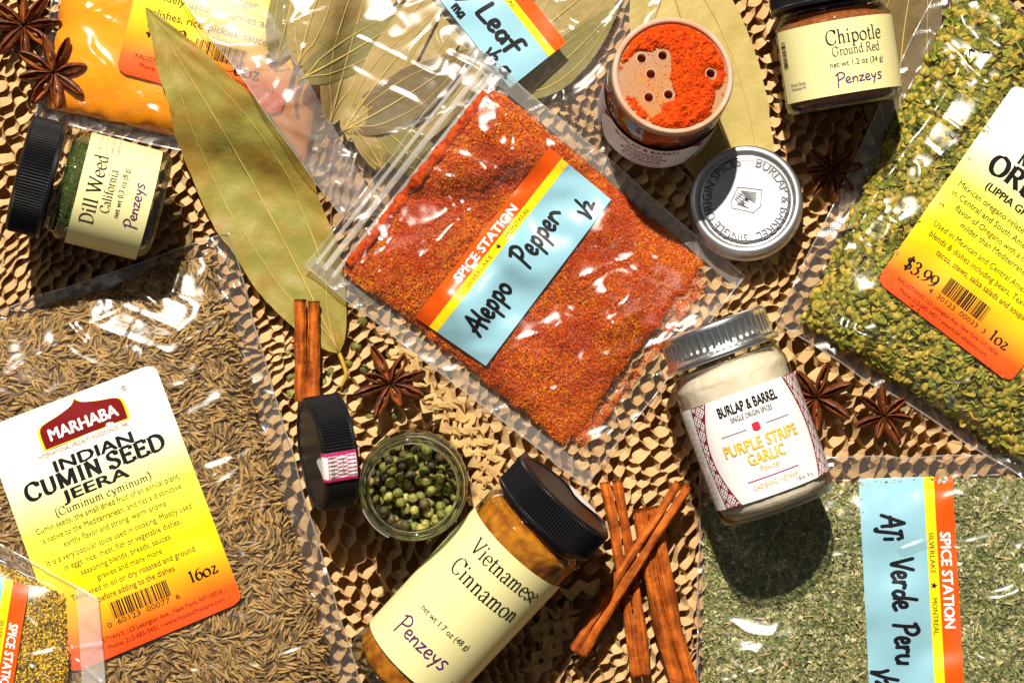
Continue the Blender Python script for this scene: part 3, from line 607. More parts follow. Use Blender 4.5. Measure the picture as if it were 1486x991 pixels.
# ------------------------------------------------------------------ turmeric bag (top left)
TURM = M('turmeric_powder', (.80, .25, .001), (.86, .31, .001), rough=.6, scale=60, bump=.15, bscale=300)
tl = [(262, -268), (508, -202), (407, 168), (168, 104)]
tb = Bag('spice_bag', 'clear bag of bright orange-yellow turmeric powder in the top left corner', [(118, -320), (560, -250), (452, 262), (50, 172)], (.03, .97, .03, .965), .016, 3, FILMC, lump=.2, wr=.0009, labels=[(tl, .15)],
    creases=[([(183, 165), (200, 145), (245, 130)], 0.0020, 6.2), ([(100, 60), (150, 90), (170, 150)], 0.0017, 7.8), ([(175, 180), (220, 160), (250, 190)], 0.0020, 7.8)], p=5, q=.4)
tb.core('turmeric_powder', TURM, rough=.0001, label='smooth orange-yellow turmeric powder filling the top left bag')
lab, fn = sunset_label(tb, tl, 255, 385)
write('lettering', 'serif', '$6.99', fn, 28, 322, 19, INK, lab, align='l', weight=.13)
write('lettering', 'sans', "KALUSTYAN'S: 123 Lexington Ave., New York, NY 10016", fn, 22, 358, 7, REDINK, lab, align='l', width=215)
write('lettering', 'sans', "Phone: 212-685-3451 • www.foodsofnations.com", fn, 32, 370, 7, REDINK, lab, align='l', width=185)
write('lettering', 'sans', "Widely used in curries and", fn, 24, 268, 12, INK, lab, align='l', width=190)
write('lettering', 'sans', "relishes, rice, pickles, sauces", fn, 24, 293, 12, INK, lab, align='l', width=190)
write('lettering', 'sans', "pepper and ginger", fn, 60, 245, 12, INK, lab, align='l', width=120)
write('lettering', 'serif', '6oz', fn, 190, 345, 19, INK, lab, weight=.13); barcode(fn, 105, 308, 80, 24, lab, 5)
tb.register()
# big loose leaf
BZ = blur(dil(ZM, 2), 5)
leaf('huge loose olive-yellow bay leaf slanting down from the top left to the cinnamon stick', (492, 512), (212, 12), 152, LEAF_BIG, lambda x, y: zq(x, y, BZ), bend=11, stem=[(498, 528), (502, 545), (494, 562)], stemmat=STEMY, amp=.0026, seed=4, curl=.003, prof=(.80, .85))
zset([(205, -5), (300, 30), (450, 200), (530, 330), (530, 540), (430, 490), (300, 280), (225, 120)], blur(dil(ZM, 2), 5)+.0062)
# ------------------------------------------------------------------ bay leaf bag (top centre)
bb = Bag('leaf_bag', 'clear zip bag of dried bay leaves at the top centre behind the aleppo bag', [(222, -60), (1010, -150), (868, 262), (500, 320)], (.04, .97, .02, .93), .015, 13, FILMZ, lump=.3, wr=.0008, p=3, q=.7, gap=.0012, lumpscale=150,
    labels=[([(545, -117), (740, 128), (822, 62), (627, -183)], .2)], creases=[([(262, 32), (380, 180), (500, 310)], 0.0027, 10.8), ([(235, 25), (330, 65), (400, 55), (412, 10)], 0.0034, 9.3), ([(800, -20), (840, 20), (870, 50)], 0.0024, 6.2), ([(810, 150), (850, 130), (880, 100)], 0.0027, 9.3), ([(790, 60), (815, 110), (820, 190)], 0.0020, 7.8)])
ls = [('narrow olive bay leaf at the left edge of the leaf bag', (400, 92), (440, -110), 58, LEAF_GREEN, [(392, 88), (388, 80)], 1),
 ('bay leaf with curled black stem at the left of the leaf bag', (432, 96), (500, -100), 66, LEAF_TAN, [(425, 118), (424, 138)], 2),
 ('broad greenish bay leaf reaching right from the curled stem in the leaf bag', (432, 118), (640, -10), 60, LEAF_GREEN, None, 3),
 ('long tan bay leaf standing behind the stems in the leaf bag', (478, 182), (575, -130), 74, LEAF_TAN, [(465, 193), (452, 190)], 4),
 ('large smooth light tan bay leaf in the middle of the leaf bag', (505, 205), (725, -120), 100, LEAF_TAN, [(497, 222), (490, 228)], 5),
 ('light tan bay leaf with fine parallel veins beside the blue strip label', (560, 225), (760, -20), 95, LEAF_TAN, None, 6),
 ('brown-olive bay leaf lying across the tan leaves in the leaf bag', (500, 190), (690, 70), 70, LEAF_BROWN, None, 7),
 ('dark green bay leaf tucked beside the zip corner of the aleppo bag', (650, 262), (515, 145), 62, LEAF_GREEN, None, 8),
 ('small pale bay leaf low in the leaf bag beside the aleppo zip', (556, 248), (500, 175), 30, LEAF_TAN, [(548, 245), (552, 250)], 9),
 ('bay leaf with a long hooked stem low in the leaf bag', (497, 192), (640, 10), 58, LEAF_TAN, [(486, 200), (476, 198)], 10),
 ('green-tan bay leaf sticking out right of the blue strip label', (755, 142), (898, 8), 58, LEAF_GREEN, None, 11),
 ('tan bay leaf cut by the top edge above the green-tan leaf', (770, 60), (925, -60), 90, LEAF_TAN, None, 12),
 ('brownish bay leaf behind the blue strip label', (690, 150), (840, -70), 110, LEAF_BROWN, None, 13),
 ('small olive bay leaf at the top left of the leaf bag', (470, 40), (400, -90), 70, LEAF_GREEN, None, 14)]
for i, (lb, b0, t0, w0, m0, st, sd) in enumerate(ls):
    base = blur(bb.base, 1)
    off = [0, .0022, .004, .0036, .006, .0042, .009, .0075, .008, .0085, .003, .0015, .001, 0][i]
    def zf(x, y, off=off): return np.minimum(zq(x, y, bb.base)+.0008+off*1.0, np.maximum(bb.body(x, y)-.0014, zq(x, y, bb.base)+.0006))
    leaf(lb, b0, t0, w0, m0, zf, seed=20+sd, amp=.0003, stem=st, group='bay leaves inside the zip bag', bend=(-1)**i*5)
spice_label(bb, [(627, -183), (822, 62), (740, 128), (545, -117)], 313, 105, None,
    [('Bay', .36, .70, .25, 31, .0), ('Leaf', .63, .72, .25, 31, .0), ('ma', .54, .95, .16, 16, 0), ('half', .80, .98, .17, 19, 0), ('a', .90, .97, .20, 24, 0)])
seal(bb, (.003, .15, 0, .98), FILM('frosted_margin', milk=.30, milkc=(.62, .56, .54), rough=.3, bump=.1, fk=1.5), name='frosted_margin')
bb.register()
# ------------------------------------------------------------------ cumin bag (left)
cl = [(-25, 622), (224, 527), (353, 872), (103, 978)]
cb = Bag('spice_bag', 'large clear bag packed with brown cumin seeds at the left edge', [(-330, 560), (330, 338), (528, 1010), (-130, 1260)], (.02, .955, .025, .97), .020, 33, FILMC, lump=.12, wr=.0006, labels=[(cl, .08)], p=7, q=.45, gap=.0012,
    creases=[([(300, 360), (262, 385), (250, 420)], 0.0024, 7.8), ([(205, 425), (225, 440)], 0.0020, 7.8), ([(100, 470), (125, 500)], 0.0017, 6.2), ([(300, 355), (325, 380), (340, 420)], 0.0026, 7.8), ([(420, 760), (470, 860), (500, 950)], 0.0024, 9.3), ([(395, 690), (380, 790), (430, 900)], .0008, 5)])
CUM = M('cumin_seed', (.39, .255, .11), (.25, .155, .058), rough=.55, scale=500, attr=True, bump=.2, bscale=1500)
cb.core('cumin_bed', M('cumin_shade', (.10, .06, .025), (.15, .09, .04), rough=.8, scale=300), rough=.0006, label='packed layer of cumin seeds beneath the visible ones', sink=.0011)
ctpl = [seed_t(seed=k, L=.0062+.0012*random.random()) for k in range(10)]
R_ = np.random.default_rng(5); px, py, pos = strew(cb, 16000, dz=-.0004, m=.003, r=R_)
k = ~inpoly(px, py, [(5, 625), (215, 545), (335, 865), (112, 955)]); px, py, pos = px[k], py[k], pos[k]; n = len(px)
hd = 2.6*fbm(px/45, py/45, 77, 2)+R_.normal(0, .45, n); Rz, Ry, Rx = rots(n, .13, R_); c0, s0 = np.cos(hd), np.sin(hd); Rz[:, 0, 0] = c0; Rz[:, 0, 1] = -s0; Rz[:, 1, 0] = s0; Rz[:, 1, 1] = c0; RR = Rz@Ry@Rx; pos[:, 2] += R_.uniform(-.0016, .0003, n); ccol = [(1, 1, 1), (1.3, 1.25, 1.1), (.7, .66, .55), (1.2, 1.1, .8), (.5, .45, .38), (1.05, 1.0, .9)]
cc = pick(ccol, n, .15, R_); vis = (px > 5) & (px < 1480) & (py > 5) & (py < 985); top = np.argsort(-(pos[:, 2]-cb.body(px, py))-10*vis)[:300]
rest = np.setdiff1d(np.arange(n), top)
scatter_mesh('cumin_seeds', ctpl, pos[rest], RR[rest], np.ones(len(rest)), cc[rest], CUM, 'brown ridged cumin seeds packed inside the left bag')
def individuals(name, tpl, pos, RR, sc, cols, mat, label, cat, group, smooth=True):
    ms = []
    for i, (tv, tf) in enumerate(tpl):
        for c in cols[:3]:
            me = mesh(name, tv, tf, mat, smooth=smooth, col=np.tile(c, (len(tv), 1))); ms.append(me.data); bpy.data.objects.remove(me)
    for i in range(len(pos)):
        o = bpy.data.objects.new(name, ms[i % len(ms)]); COL.objects.link(o); o.location = pos[i]; o.rotation_euler = Matrix(RR[i].tolist()).to_euler(); o.scale = (sc[i],)*3
        tag(o, label, cat, group)
individuals('cumin_seed', ctpl, pos[top], RR[top], np.ones(300), [(1, 1, 1), (1.3, 1.2, 1.0), (.7, .64, .52)], CUM, 'thin brown ridged cumin seed uppermost in the left bag', 'seed', 'cumin seeds on top of the left bag')
seal(cb, (.955, 1, .0, 1), SEALC, name='side_seal')
lab, fn = sunset_label(cb, cl, 266, 372)
def shape(name, pts, mat, parent, fn, dz=0.):
    P = np.array(pts, float); c = P.mean(0); n = len(P); Q = np.vstack([P, c]); return mesh(name, fn(Q[:, 0], Q[:, 1], np.full(n+1, dz)), [[i, (i+1) % n, n] for i in range(n)], mat, parent)
def logo(fn, cx, cy, w, h, parent):
    def dome(k):
        a = w/2*k; b = h*k; top = [(-a, .5*h*k), (-a, 0), (-a*.88, -.18*h), (-a*.5, -.28*h), (-a*.16, -.40*h), (-a*.05, -.5*h*k-.02*h), (0, -.60*h*k)]
        L = cr(top, 3); Rr = L[::-1]*[-1, 1]; return np.vstack([L, Rr[1:]])+[cx, cy]
    def fan(P, nm, mt, dz):
        c = np.array([cx, cy+.1*h]); n = len(P); K = 10; e = np.vstack([np.linspace(P[i], P[(i+1) % n], 4)[:-1] for i in range(n)]); n = len(e)
        Q = np.vstack([c+(e-c)*k/K for k in range(1, K+1)]); F = np.array([[k*n+i, k*n+(i+1) % n, (k+1)*n+(i+1) % n, (k+1)*n+i] for k in range(K-1) for i in range(n)])
        mesh(nm, fn(Q[:, 0], Q[:, 1], np.full(len(Q), dz)), F.tolist()+[list(range(n))[::-1]], mt, parent, smooth=True)
    fan(dome(1.0), 'emblem_border', YEL, 0); fan(dome(.945), 'emblem', REDINK, .00008)
    write('lettering', 'bold', 'MARHABA', fn, cx, cy+h*.30, h*.34, WPRINT, parent, width=w*.80, dz=.00022)
logo(fn, 139, 36, 134, 52, lab)
write('lettering', 'sans', '®', fn, 212, 22, 8, INK, lab)
write('lettering', 'sans', 'INTERNATIONAL SPECIALTY FOODS SINCE 1988', fn, 130, 71, 6, MAROON, lab, width=138)
write('lettering', 'bold', 'INDIAN', fn, 138, 96, 17, INK, lab, width=124)
write('lettering', 'serif', 'CUMIN SEED', fn, 133, 121, 23, INK, lab, width=216, weight=.19, thin=.45)
write('lettering', 'bold', 'JEERA', fn, 127, 140, 16, INK, lab, width=100)
write('lettering', 'serif', '(Cuminum cyminum)', fn, 131, 156, 11, INK, lab, width=148, weight=.11)
for y, s, w in [(170, 'Cumin seeds, the small dried fruit of an annual plant,', 222), (185, 'is native to the Mediterranean, and has a distinctive', 216), (200, 'earthy flavor and strong, warm aroma', 158), (217, 'It is a very popular spice used in cooking. Mostly used', 224),
    (232, 'in eggs, rice, meat, fish or vegetable dishes,', 180), (247, 'seasoning blends, breads, sauces,', 140), (262, 'gravies and many more', 100), (277, 'Tempered in oil or dry roasted and ground', 190), (292, 'before adding to the dishes.', 120)]:
    write('lettering', 'sans', s, fn, 132, y, 9.5, INK, lab, width=w)
write('lettering', 'serif', '16oz', fn, 226, 318, 17, INK, lab, weight=.14, width=44)
barcode(fn, 85, 299, 88, 24, lab, 8); write('lettering', 'sans', '0  60123  00077  6', fn, 128, 332, 8, INK, lab, width=112)
write('lettering', 'sans', "KALUSTYAN'S: 123 Lexington Ave., New York, NY 10016", fn, 140, 349, 7, REDINK, lab, width=205)
write('lettering', 'sans', "Phone: 212-685-3451 • www.foodsofnations.com", fn, 152, 361, 7, REDINK, lab, width=180)
cb.register()
# ------------------------------------------------------------------ yellow mustard bag (bottom left corner)
ml = [(42, 850), (5, 1080), (-110, 1070), (-72, 812)]
mb = Bag('spice_bag', 'zip bag of speckled yellow and black seasoning in the bottom left corner', [(-260, 650), (143, 868), (165, 1150), (-300, 1150)], (.03, .88, .07, .97), .010, 43, FILMZ, lump=.2, wr=.0006, labels=[(ml, .2)], gap=.0008, p=5)
MUST = M('mustard_grain', (.90, .60, .02), (.85, .52, .02), rough=.5, scale=400, attr=True)
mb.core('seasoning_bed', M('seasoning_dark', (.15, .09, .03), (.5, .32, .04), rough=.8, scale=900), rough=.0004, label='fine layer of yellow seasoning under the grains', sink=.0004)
R_ = np.random.default_rng(8); px, py, pos = strew(mb, 34000, r=R_); n = len(px); Rz, Ry, Rx = rots(n, .6, R_)
scatter_mesh('seasoning_grains', [chip_t(k) for k in range(8)], pos+[0, 0, 0], Rz@Ry, R_.uniform(.0010, .0019, n), pick([(1, 1, 1), (1.1, 1.1, 1.4), (.9, .75, .6), (.06, .06, .35), (.04, .04, .2), (1, 1, 1), (.1, .1, .4), (.5, .4, .4)], n, .15, R_), MUST, 'coarse yellow and black seasoning grains in the corner bag', smooth=False)
spice_label(mb, ml, 235, 115, None, [('Peru', .2, .8, .3, .9, 0)])
v = seal(mb, (.92, 1, 0, 1), FILM('zip_welt', milk=.42, rough=.2, bump=.2), name='side_seal')
mb.register()
# ------------------------------------------------------------------ aleppo bag (centre)
al = [(602, 460), (797, 215), (887, 290), (705, 531)]
ab = Bag('spice_bag', 'clear zip bag of orange-red aleppo pepper flakes in the centre', [(692, 70), (1082, 402), (850, 706), (442, 386)], (.085, .885, .06, .93), .013, 53, FILMC, edge=.022, lump=.45, wr=.0007, labels=[(al, .25)], p=3.4, q=.6, gap=.0012, lumpscale=75,
    creases=[([(735, 170), (745, 215), (700, 290), (610, 350), (560, 372)], 0.0037, 10.8), ([(760, 215), (740, 270), (690, 320), (640, 350)], 0.0024, 9.3), ([(650, 265), (690, 262), (705, 250)], 0.0027, 7.8), ([(655, 290), (668, 315), (680, 330)], 0.0024, 7.8), ([(612, 372), (640, 352), (662, 322)], .0050, 15), ([(855, 440), (880, 425)], .0035, 14), ([(895, 475), (905, 510), (920, 540)], 0.0037, 12.4), ([(880, 520), (950, 500), (1010, 470)], 0.0024, 9.3), ([(870, 560), (900, 620), (860, 640)], 0.0024, 10.8), ([(735, 165), (800, 200), (820, 240)], 0.0017, 7.8)])
ALEP = M('aleppo_flake', (.70, .12, .001), (.56, .06, .001), rough=.5, scale=300, attr=True)
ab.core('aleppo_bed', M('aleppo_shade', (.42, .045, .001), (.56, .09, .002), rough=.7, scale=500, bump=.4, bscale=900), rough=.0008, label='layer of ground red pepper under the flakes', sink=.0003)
R_ = np.random.default_rng(9); px, py, pos = strew(ab, 95000, r=R_, m=-.004); k = ~inpoly(px, py, [(612, 455), (795, 228), (875, 292), (703, 518)]); px, py, pos = px[k], py[k], pos[k]; n = len(px); Rz, Ry, Rx = rots(n, .6, R_)
pos[:, 2] += .0002+.0003*vnoise(px/7, py/7, 9)
acol = pick([(1, 1, 1), (1.15, 1.7, 1.5), (.8, .6, 1), (1.1, 1.3, 1), (.55, .35, .8), (1.1, 2.6, 2), (.9, .8, 1), (.8, .7, 1), (.95, .9, 1)], n, .15, R_)
patch = .5+.5*np.clip(fbm(px/60, py/60, 99, 3)*3+.3, -1, 1); acol = acol*np.stack([.82+.25*patch, .55+.75*patch, .7+.3*patch], -1)
scatter_mesh('aleppo_flakes', [chip_t(k) for k in range(10)], pos, Rz@Ry, R_.uniform(.0006, .0015, n), acol, ALEP, 'coarse orange-red pepper flakes inside the centre bag', smooth=False)
for r in ((0, .06, 0, 1), (.94, 1, 0, 1)): pass
seal(ab, (0, 1, 0, .055), SEALM); seal(ab, (0, 1, .945, 1), SEALM)
# u runs along the zip edge in this bag's corner order -> zip sits at low u of the left edge
def along(p0, p1, n, zofs, bagf): 
    t = np.linspace(0, 1, n); x = p0[0]+(p1[0]-p0[0])*t; y = p0[1]+(p1[1]-p0[1])*t; return W(x, y, bagf(x, y, False)+zofs)
ZIPM = FILM('zip_track', milk=.30, rough=.15, bump=.3, bscale=120)
for (q0, q1, r_) in (((703, 96), (470, 392), .0016), ((690, 88), (458, 384), .0010), ((716, 108), (482, 403), .0011)):
    v, f = tube(along(q0, q1, 60, .0008, ab.film), r_, 10, .6); keep(mesh('zip_track', v, dedeg(f), ZIPM, smooth=True), ab.root)
ridge = along((706, 137), (506, 385), 90, -.0002, ab.film); rr_ = .0022+.0011*np.abs(vnoise(np.arange(90)/5., np.zeros(90), 3))
v, f = tube(ridge, rr_, 14, .55); v = v+np.random.default_rng(2).normal(0, .00016, v.shape)
tag(mesh('pepper_ridge', v, dedeg(f), M('aleppo_dust', (.26, .02, .003), (.50, .07, .008), rough=.7, scale=420, bump=.7, bscale=900), smooth=True), 'ridge of dark red pepper dust caught below the zip', kind='stuff')
R_ = np.random.default_rng(19); n = 5200; t_ = R_.uniform(0, 1, n); q_ = R_.exponential(.055, n); A_ = np.array([(995, 395), (970, 470), (885, 580), (820, 630)], float); e_ = cr(A_, 8); p_ = e_[(t_*(len(e_)-1)).astype(int)]+R_.normal(0, 7, (n, 2)); p_ = p_+np.array([.75, .66])*q_[:, None]*420
pos = W(p_[:, 0], p_[:, 1], ab.film(p_[:, 0], p_[:, 1], False)-.0007); Rz, Ry, Rx = rots(n, .4, R_); uu, vv_ = ibil(ab.c, p_[:, 0], p_[:, 1]); k = (uu < .93) & (vv_ < .97) & (uu > .05)
scatter_mesh('pepper_dust', [chip_t(k_) for k_ in range(6)], pos[k], (Rz@Ry)[k], R_.uniform(.0005, .0014, n)[k], pick([(1, 1, 1), (1, 1.4, 1), (.8, .6, 1)], n, .15, R_)[k], ALEP, 'thin red pepper dust clinging to the empty corner of the centre bag', smooth=False)
spice_label(ab, al, 313, 117, None, [('Aleppo', .10, .74, .24, .78, -.05), ('Pepper', .50, .68, .24, .78, -.02), ('half', .86, .90, .2, .85, -.1)])
# upper-left mouth flap beyond the zip
ab.register()
# ------------------------------------------------------------------ aji verde bag (bottom right)
jl = [(1382, 691), (1400, 1010), (1262, 1010), (1246, 694)]
jb = Bag('spice_bag', 'clear bag of crushed green herb flakes with blue strip label at the bottom right', [(1016, 672), (1560, 655), (1580, 1120), (1012, 1120)], (.008, .98, .075, .95), .013, 63, FILMC, lump=.4, wr=.0007, labels=[(jl, .2)], p=6, q=.5, gap=.0010,
    creases=[([(1130, 830), (1180, 800), (1168, 780)], 0.0020, 7.8), ([(1310, 800), (1360, 785), (1400, 800)], 0.0017, 7.8), ([(1395, 830), (1420, 870), (1480, 860), (1486, 830)], 0.0031, 9.3), ([(1380, 900), (1420, 950), (1486, 960)], 0.0031, 9.3), ([(1400, 800), (1440, 790), (1470, 805)], 0.0024, 9.3)])
AJI = M('herb_flake', (.27, .27, .10), (.14, .155, .05), rough=.6, scale=300, attr=True)
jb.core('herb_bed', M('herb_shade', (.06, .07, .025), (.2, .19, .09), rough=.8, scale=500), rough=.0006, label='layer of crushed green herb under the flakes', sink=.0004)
R_ = np.random.default_rng(10); px, py, pos = strew(jb, 48000, r=R_); k = ~inpoly(px, py, [(1254, 704), (1375, 700), (1390, 1000), (1268, 1000)]); px, py, pos = px[k], py[k], pos[k]; n = len(px); Rz, Ry, Rx = rots(n, .55, R_)
pos[:, 2] += .0004*vnoise(px/9, py/9, 9)
scatter_mesh('herb_flakes', [chip_t(k) for k in range(10)], pos, Rz@Ry, np.minimum(R_.gamma(4, .0005, n)+.0006, .0048), pick([(1, 1, 1), (.8, .9, .8), (1.3, 1.2, 1.3), (2.2, 1.9, 2.6), (.55, .65, .55), (1, 1.1, .8), (2.4, 2.1, 3.2)], n, .2, R_), AJI, 'crushed pale and dark green herb flakes in the bottom right bag', smooth=False)
nt_ = 130; px, py, pos = strew(jb, nt_*2, r=R_, dz=.0004); n = len(px); Rz, Ry, Rx = rots(n, .1, R_); v8, f8 = seed_t(L=.006, r=.00035, n=3)
scatter_mesh('herb_stalks', [(v8, f8)], pos, Rz@Ry, R_.uniform(.5, 1.5, n), pick([(2.4, 1.6, 2.6), (2.0, 1.5, 1.6)], n, .2, R_), AJI, 'thin pale stalk bits among the green herb flakes')
seal(jb, (0, 1, 0, .06), SEALC, name='top_seal')
spice_label(jb, jl, 319, 137, None, [('Aji', .17, .78, .22, .80, 0), ('Verde', .37, .70, .22, .78, 0), ('Peru', .67, .70, .22, .78, 0), ('half', .88, .93, .2, .85, 0)])
jb.register()
# ------------------------------------------------------------------ oregano bag (right)
ol = [(1474, 120), (1686, 277), (1465, 556), (1271, 408)]
ob = Bag('spice_bag', 'large clear bag of knobbly yellow-green oregano buds along the right edge', [(1380, -60), (1920, 330), (1680, 815), (1128, 468)], (.045, .98, .01, .965), .020, 73, FILMC, lump=.15, wr=.0008, labels=[(ol, .1)], p=6, q=.45, gap=.0016, lumpscale=130,
    creases=[([(1385, 5), (1398, 35), (1420, 60)], 0.0024, 7.8), ([(1390, 100), (1370, 140), (1335, 190)], 0.0024, 7.8), ([(1322, 205), (1270, 280), (1215, 370)], 0.0037, 10.8), ([(1205, 470), (1280, 500), (1330, 560), (1370, 600)], 0.0034, 10.8), ([(1255, 455), (1240, 480), (1290, 500)], 0.0024, 7.8), ([(1300, 520), (1312, 550)], 0.0017, 6.2), ([(1300, 500), (1370, 560), (1450, 620)], 0.0024, 9.3), ([(1400, 20), (1440, 60), (1486, 80)], 0.0020, 9.3)])
ORE = M('oregano', (.42, .33, .055), (.22, .19, .022), rough=.6, scale=700, attr=True, bump=.5, bscale=1500)
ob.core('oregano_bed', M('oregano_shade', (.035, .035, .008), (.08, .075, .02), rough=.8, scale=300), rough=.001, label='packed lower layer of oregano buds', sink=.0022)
R_ = np.random.default_rng(12)
def ore(n, dz, lo, m=.006):
    px, py, pos = strew(ob, n, dz=dz, r=R_, m=m); k = ~inpoly(px, py, [(1478, 140), (1660, 280), (1462, 535), (1292, 405)]) & (px < 1540) & (py > -50); return px[k], py[k], pos[k]
px, py, pos = ore(10500, -.0012, 0); n = len(px); Rz, Ry, Rx = rots(n, .6, R_); RR = Rz@Ry@Rx; pos[:, 2] += R_.uniform(-.0024, .0004, n); sc = R_.uniform(.75, 1.35, n)
btp = [bud_t(k) for k in range(8)]; oc = pick([(1, 1, 1), (1.25, 1.15, 1.1), (1.3, 1.05, 1.3), (.7, .85, .7), (.5, .55, .4)], n, .2, R_)
vis = (px > 1135) & (px < 1480) & (py > 4) & (py < 985); top = np.argsort(-(pos[:, 2]-ob.body(px, py)+sc*.001)-10*vis)[:300]; rest = np.setdiff1d(np.arange(n), top)
scatter_mesh('oregano_buds', btp, pos[rest], RR[rest], sc[rest], oc[rest], ORE, 'knobbly yellow-green dried oregano buds inside the right bag')
individuals('oregano_bud', btp, pos[top], RR[top], sc[top], [(1.1, 1.05, .9), (1.2, 1.08, .95), (.85, .95, .7)], ORE, 'knobbly yellow-green oregano bud uppermost in the right bag', 'bud', 'oregano buds on top of the right bag')
px, py, pos = ore(6500, -.0003, 0); n = len(px); Rz, Ry, Rx = rots(n, .5, R_)
scatter_mesh('oregano_leaf_bits', [flake_t(k) for k in range(8)], pos, Rz@Ry, R_.uniform(.5, 1.7, n), pick([(.5, .7, .5), (.7, .85, .6), (.35, .5, .35), (1.1, 1.05, .9), (.25, .3, .2)], n, .2, R_), ORE, 'dry green leaf bits among the oregano buds')
seal(ob, (0, .04, 0, 1), SEALC)
lab, fn = sunset_label(ob, ol, 264, 355)
write('lettering', 'serif', 'MEXICAN', fn, 68, 93, 20, INK, lab, align='l', weight=.14)
write('lettering', 'serif', 'OREGANO', fn, 38, 126, 28, INK, lab, align='l', weight=.2, thin=.4, xs=1)
write('lettering', 'bold', '(LIPPIA GRAVEOLENS)', fn, 52, 150, 12, INK, lab, align='l', width=160)
for x, y, s, w in [(17, 171, 'Mexican oregano related to Verbena is found', 235), (17, 187, 'in Central and South America. It has a bold', 228), (35, 203, 'flavor of Oregano with a citrusy note and', 205), (56, 218, 'milder than Mediterranean oregano', 180), (21, 239, 'Used in Mexican and Central American season', 232), (25, 255, 'blends & dishes including bears, Tex-Mex chili', 226), (51, 271, 'tacos, stews, salsa salads and soups.', 172)]:
    write('lettering', 'sans', s, fn, x, y, 10, INK, lab, align='l', width=w)
write('lettering', 'serif', '$3.99', fn, 20, 314, 19, INK, lab, align='l', weight=.14)
barcode(fn, 92, 284, 78, 26, lab, 15); write('lettering', 'sans', '4  30123  00033  3', fn, 130, 321, 8, INK, lab, width=110)
write('lettering', 'serif', '1oz', fn, 210, 322, 17, INK, lab, weight=.14)
write('lettering', 'sans', "KALUSTYAN'S: 123 Lexington Ave., New York, NY 10016", fn, 26, 335, 6.5, REDINK, lab, align='l', width=195)
write('lettering', 'sans', "Phone: 212-685-3451 • www.foodsofnations.com", fn, 38, 346, 6.5, REDINK, lab, align='l', width=170)
ob.register()
# ------------------------------------------------------------------ jars
GLASS = FILM('jar_glass', milk=0, rough=.04, bump=.03, bscale=90, tint=(.96, .98, .96), edge=.75, edgec=(.10, .13, .09), ior=1.52)
GLASSD = FILM('thick_glass', milk=.0, rough=.05, bump=.15, bscale=160, tint=(.92, .94, .91), edge=.35, edgec=(.04, .07, .05), ior=1.6)
METAL = M('brushed_aluminium', (.46, .46, .47), (.40, .41, .42), rough=.36, metal=.9, scale=120, bump=.06, bscale=700, aniso=(1, 8, 1))
METALB = M('bright_ribbed_metal', (.88, .88, .90), (.80, .80, .82), rough=.26, metal=1., spec=.5, scale=120, bump=.05, bscale=700)
METALD = M('relief_shade_line', (.10, .10, .11), rough=.5, metal=.6)  # emblem ridges coloured dark in place of their relief shade
class Jar:
    def __init__(s, name, label, base, top, r, floor_z, top_z, group=None, front=(0, 0, 1), cat='jar'):
        s.O = Vector(W(*base, floor_z)); T = Vector(W(*top, top_z)); s.A = (T-s.O); s.L = s.A.length; s.A.normalize()
        F = Vector(front); F = (F-s.A*F.dot(s.A)).normalized(); s.F = F; s.R = s.A.cross(F); s.r = r
        s.root = thing(name, label, cat, s.O.copy(), group)
    def pt(s, th, h, r):
        th, h, r = np.broadcast_arrays(np.asarray(th, float), np.asarray(h, float), np.asarray(r, float)); O, A, F, R = map(np.array, (s.O, s.A, s.F, s.R))
        return O+A*h[..., None]+r[..., None]*(F*np.cos(th)[..., None]+R*np.sin(th)[..., None])
    def lathe(s, name, prof, mat, n=72, parent=None, smooth=True, rfun=None, close=True, root=True):
        """prof: (r,h) list; rfun(th,i,r)->r"""
        P = np.array(prof, float); th = np.linspace(0, 2*np.pi, n, endpoint=False); T, I = np.meshgrid(th, np.arange(len(P)), indexing='xy')
        rr = P[:, 0][:, None]*np.ones(n); 
        if rfun: rr = rfun(T, I, rr)
        V = s.pt(T, P[:, 1][:, None]*np.ones(n), rr).reshape(-1, 3); m = len(P); i, j = np.meshgrid(np.arange(m-1), np.arange(n), indexing='ij'); j2 = (j+1) % n
        F = np.stack([i*n+j, i*n+j2, (i+1)*n+j2, (i+1)*n+j], -1).reshape(-1, 4).tolist()
        if close and P[0, 0] > 1e-6: F.append(list(range(n))[::-1])
        if close and P[-1, 0] > 1e-6: F.append(list(range((m-1)*n, m*n)))
        o = mesh(name, V, F, mat, smooth=smooth)
        if root: keep(o, s.root) if parent is None else setattr(o, 'parent', parent)
        return o
    def surf(s, r, h0, unit, off=0.):
        """a: arc in units from front, b: down from h0"""
        def fn(a, b, dz=0.): return s.pt(np.asarray(a, float)*unit/r, h0-np.asarray(b, float)*unit, r+off+np.asarray(dz, float))
        return fn
def smooth_prof(pts, n=5): return cr(pts, n)
def black_cap(j, h0, h1, r, seal_th=None):
    H = h1-h0; P = [(r*.93, h0), (r*.995, h0+H*.02), (r*.995, h0+H*.10), (r*.97, h0+H*.13), (r*.97, h0+H*.9), (r*.955, h0+H*.96), (r*.91, h1), (r*.86, h1+.0001), (r*.85, h1-.0005), (0.001, h1-.0005)]
    n = 480
    def rf(T, I, rr): return rr*(1+np.where((I >= 3) & (I <= 4), .020*np.abs(np.sin(T*60)), 0))
    c = j.lathe('cap', P, BLACKP, n=n, smooth=False, rfun=rf); 
    import bmesh
    return c
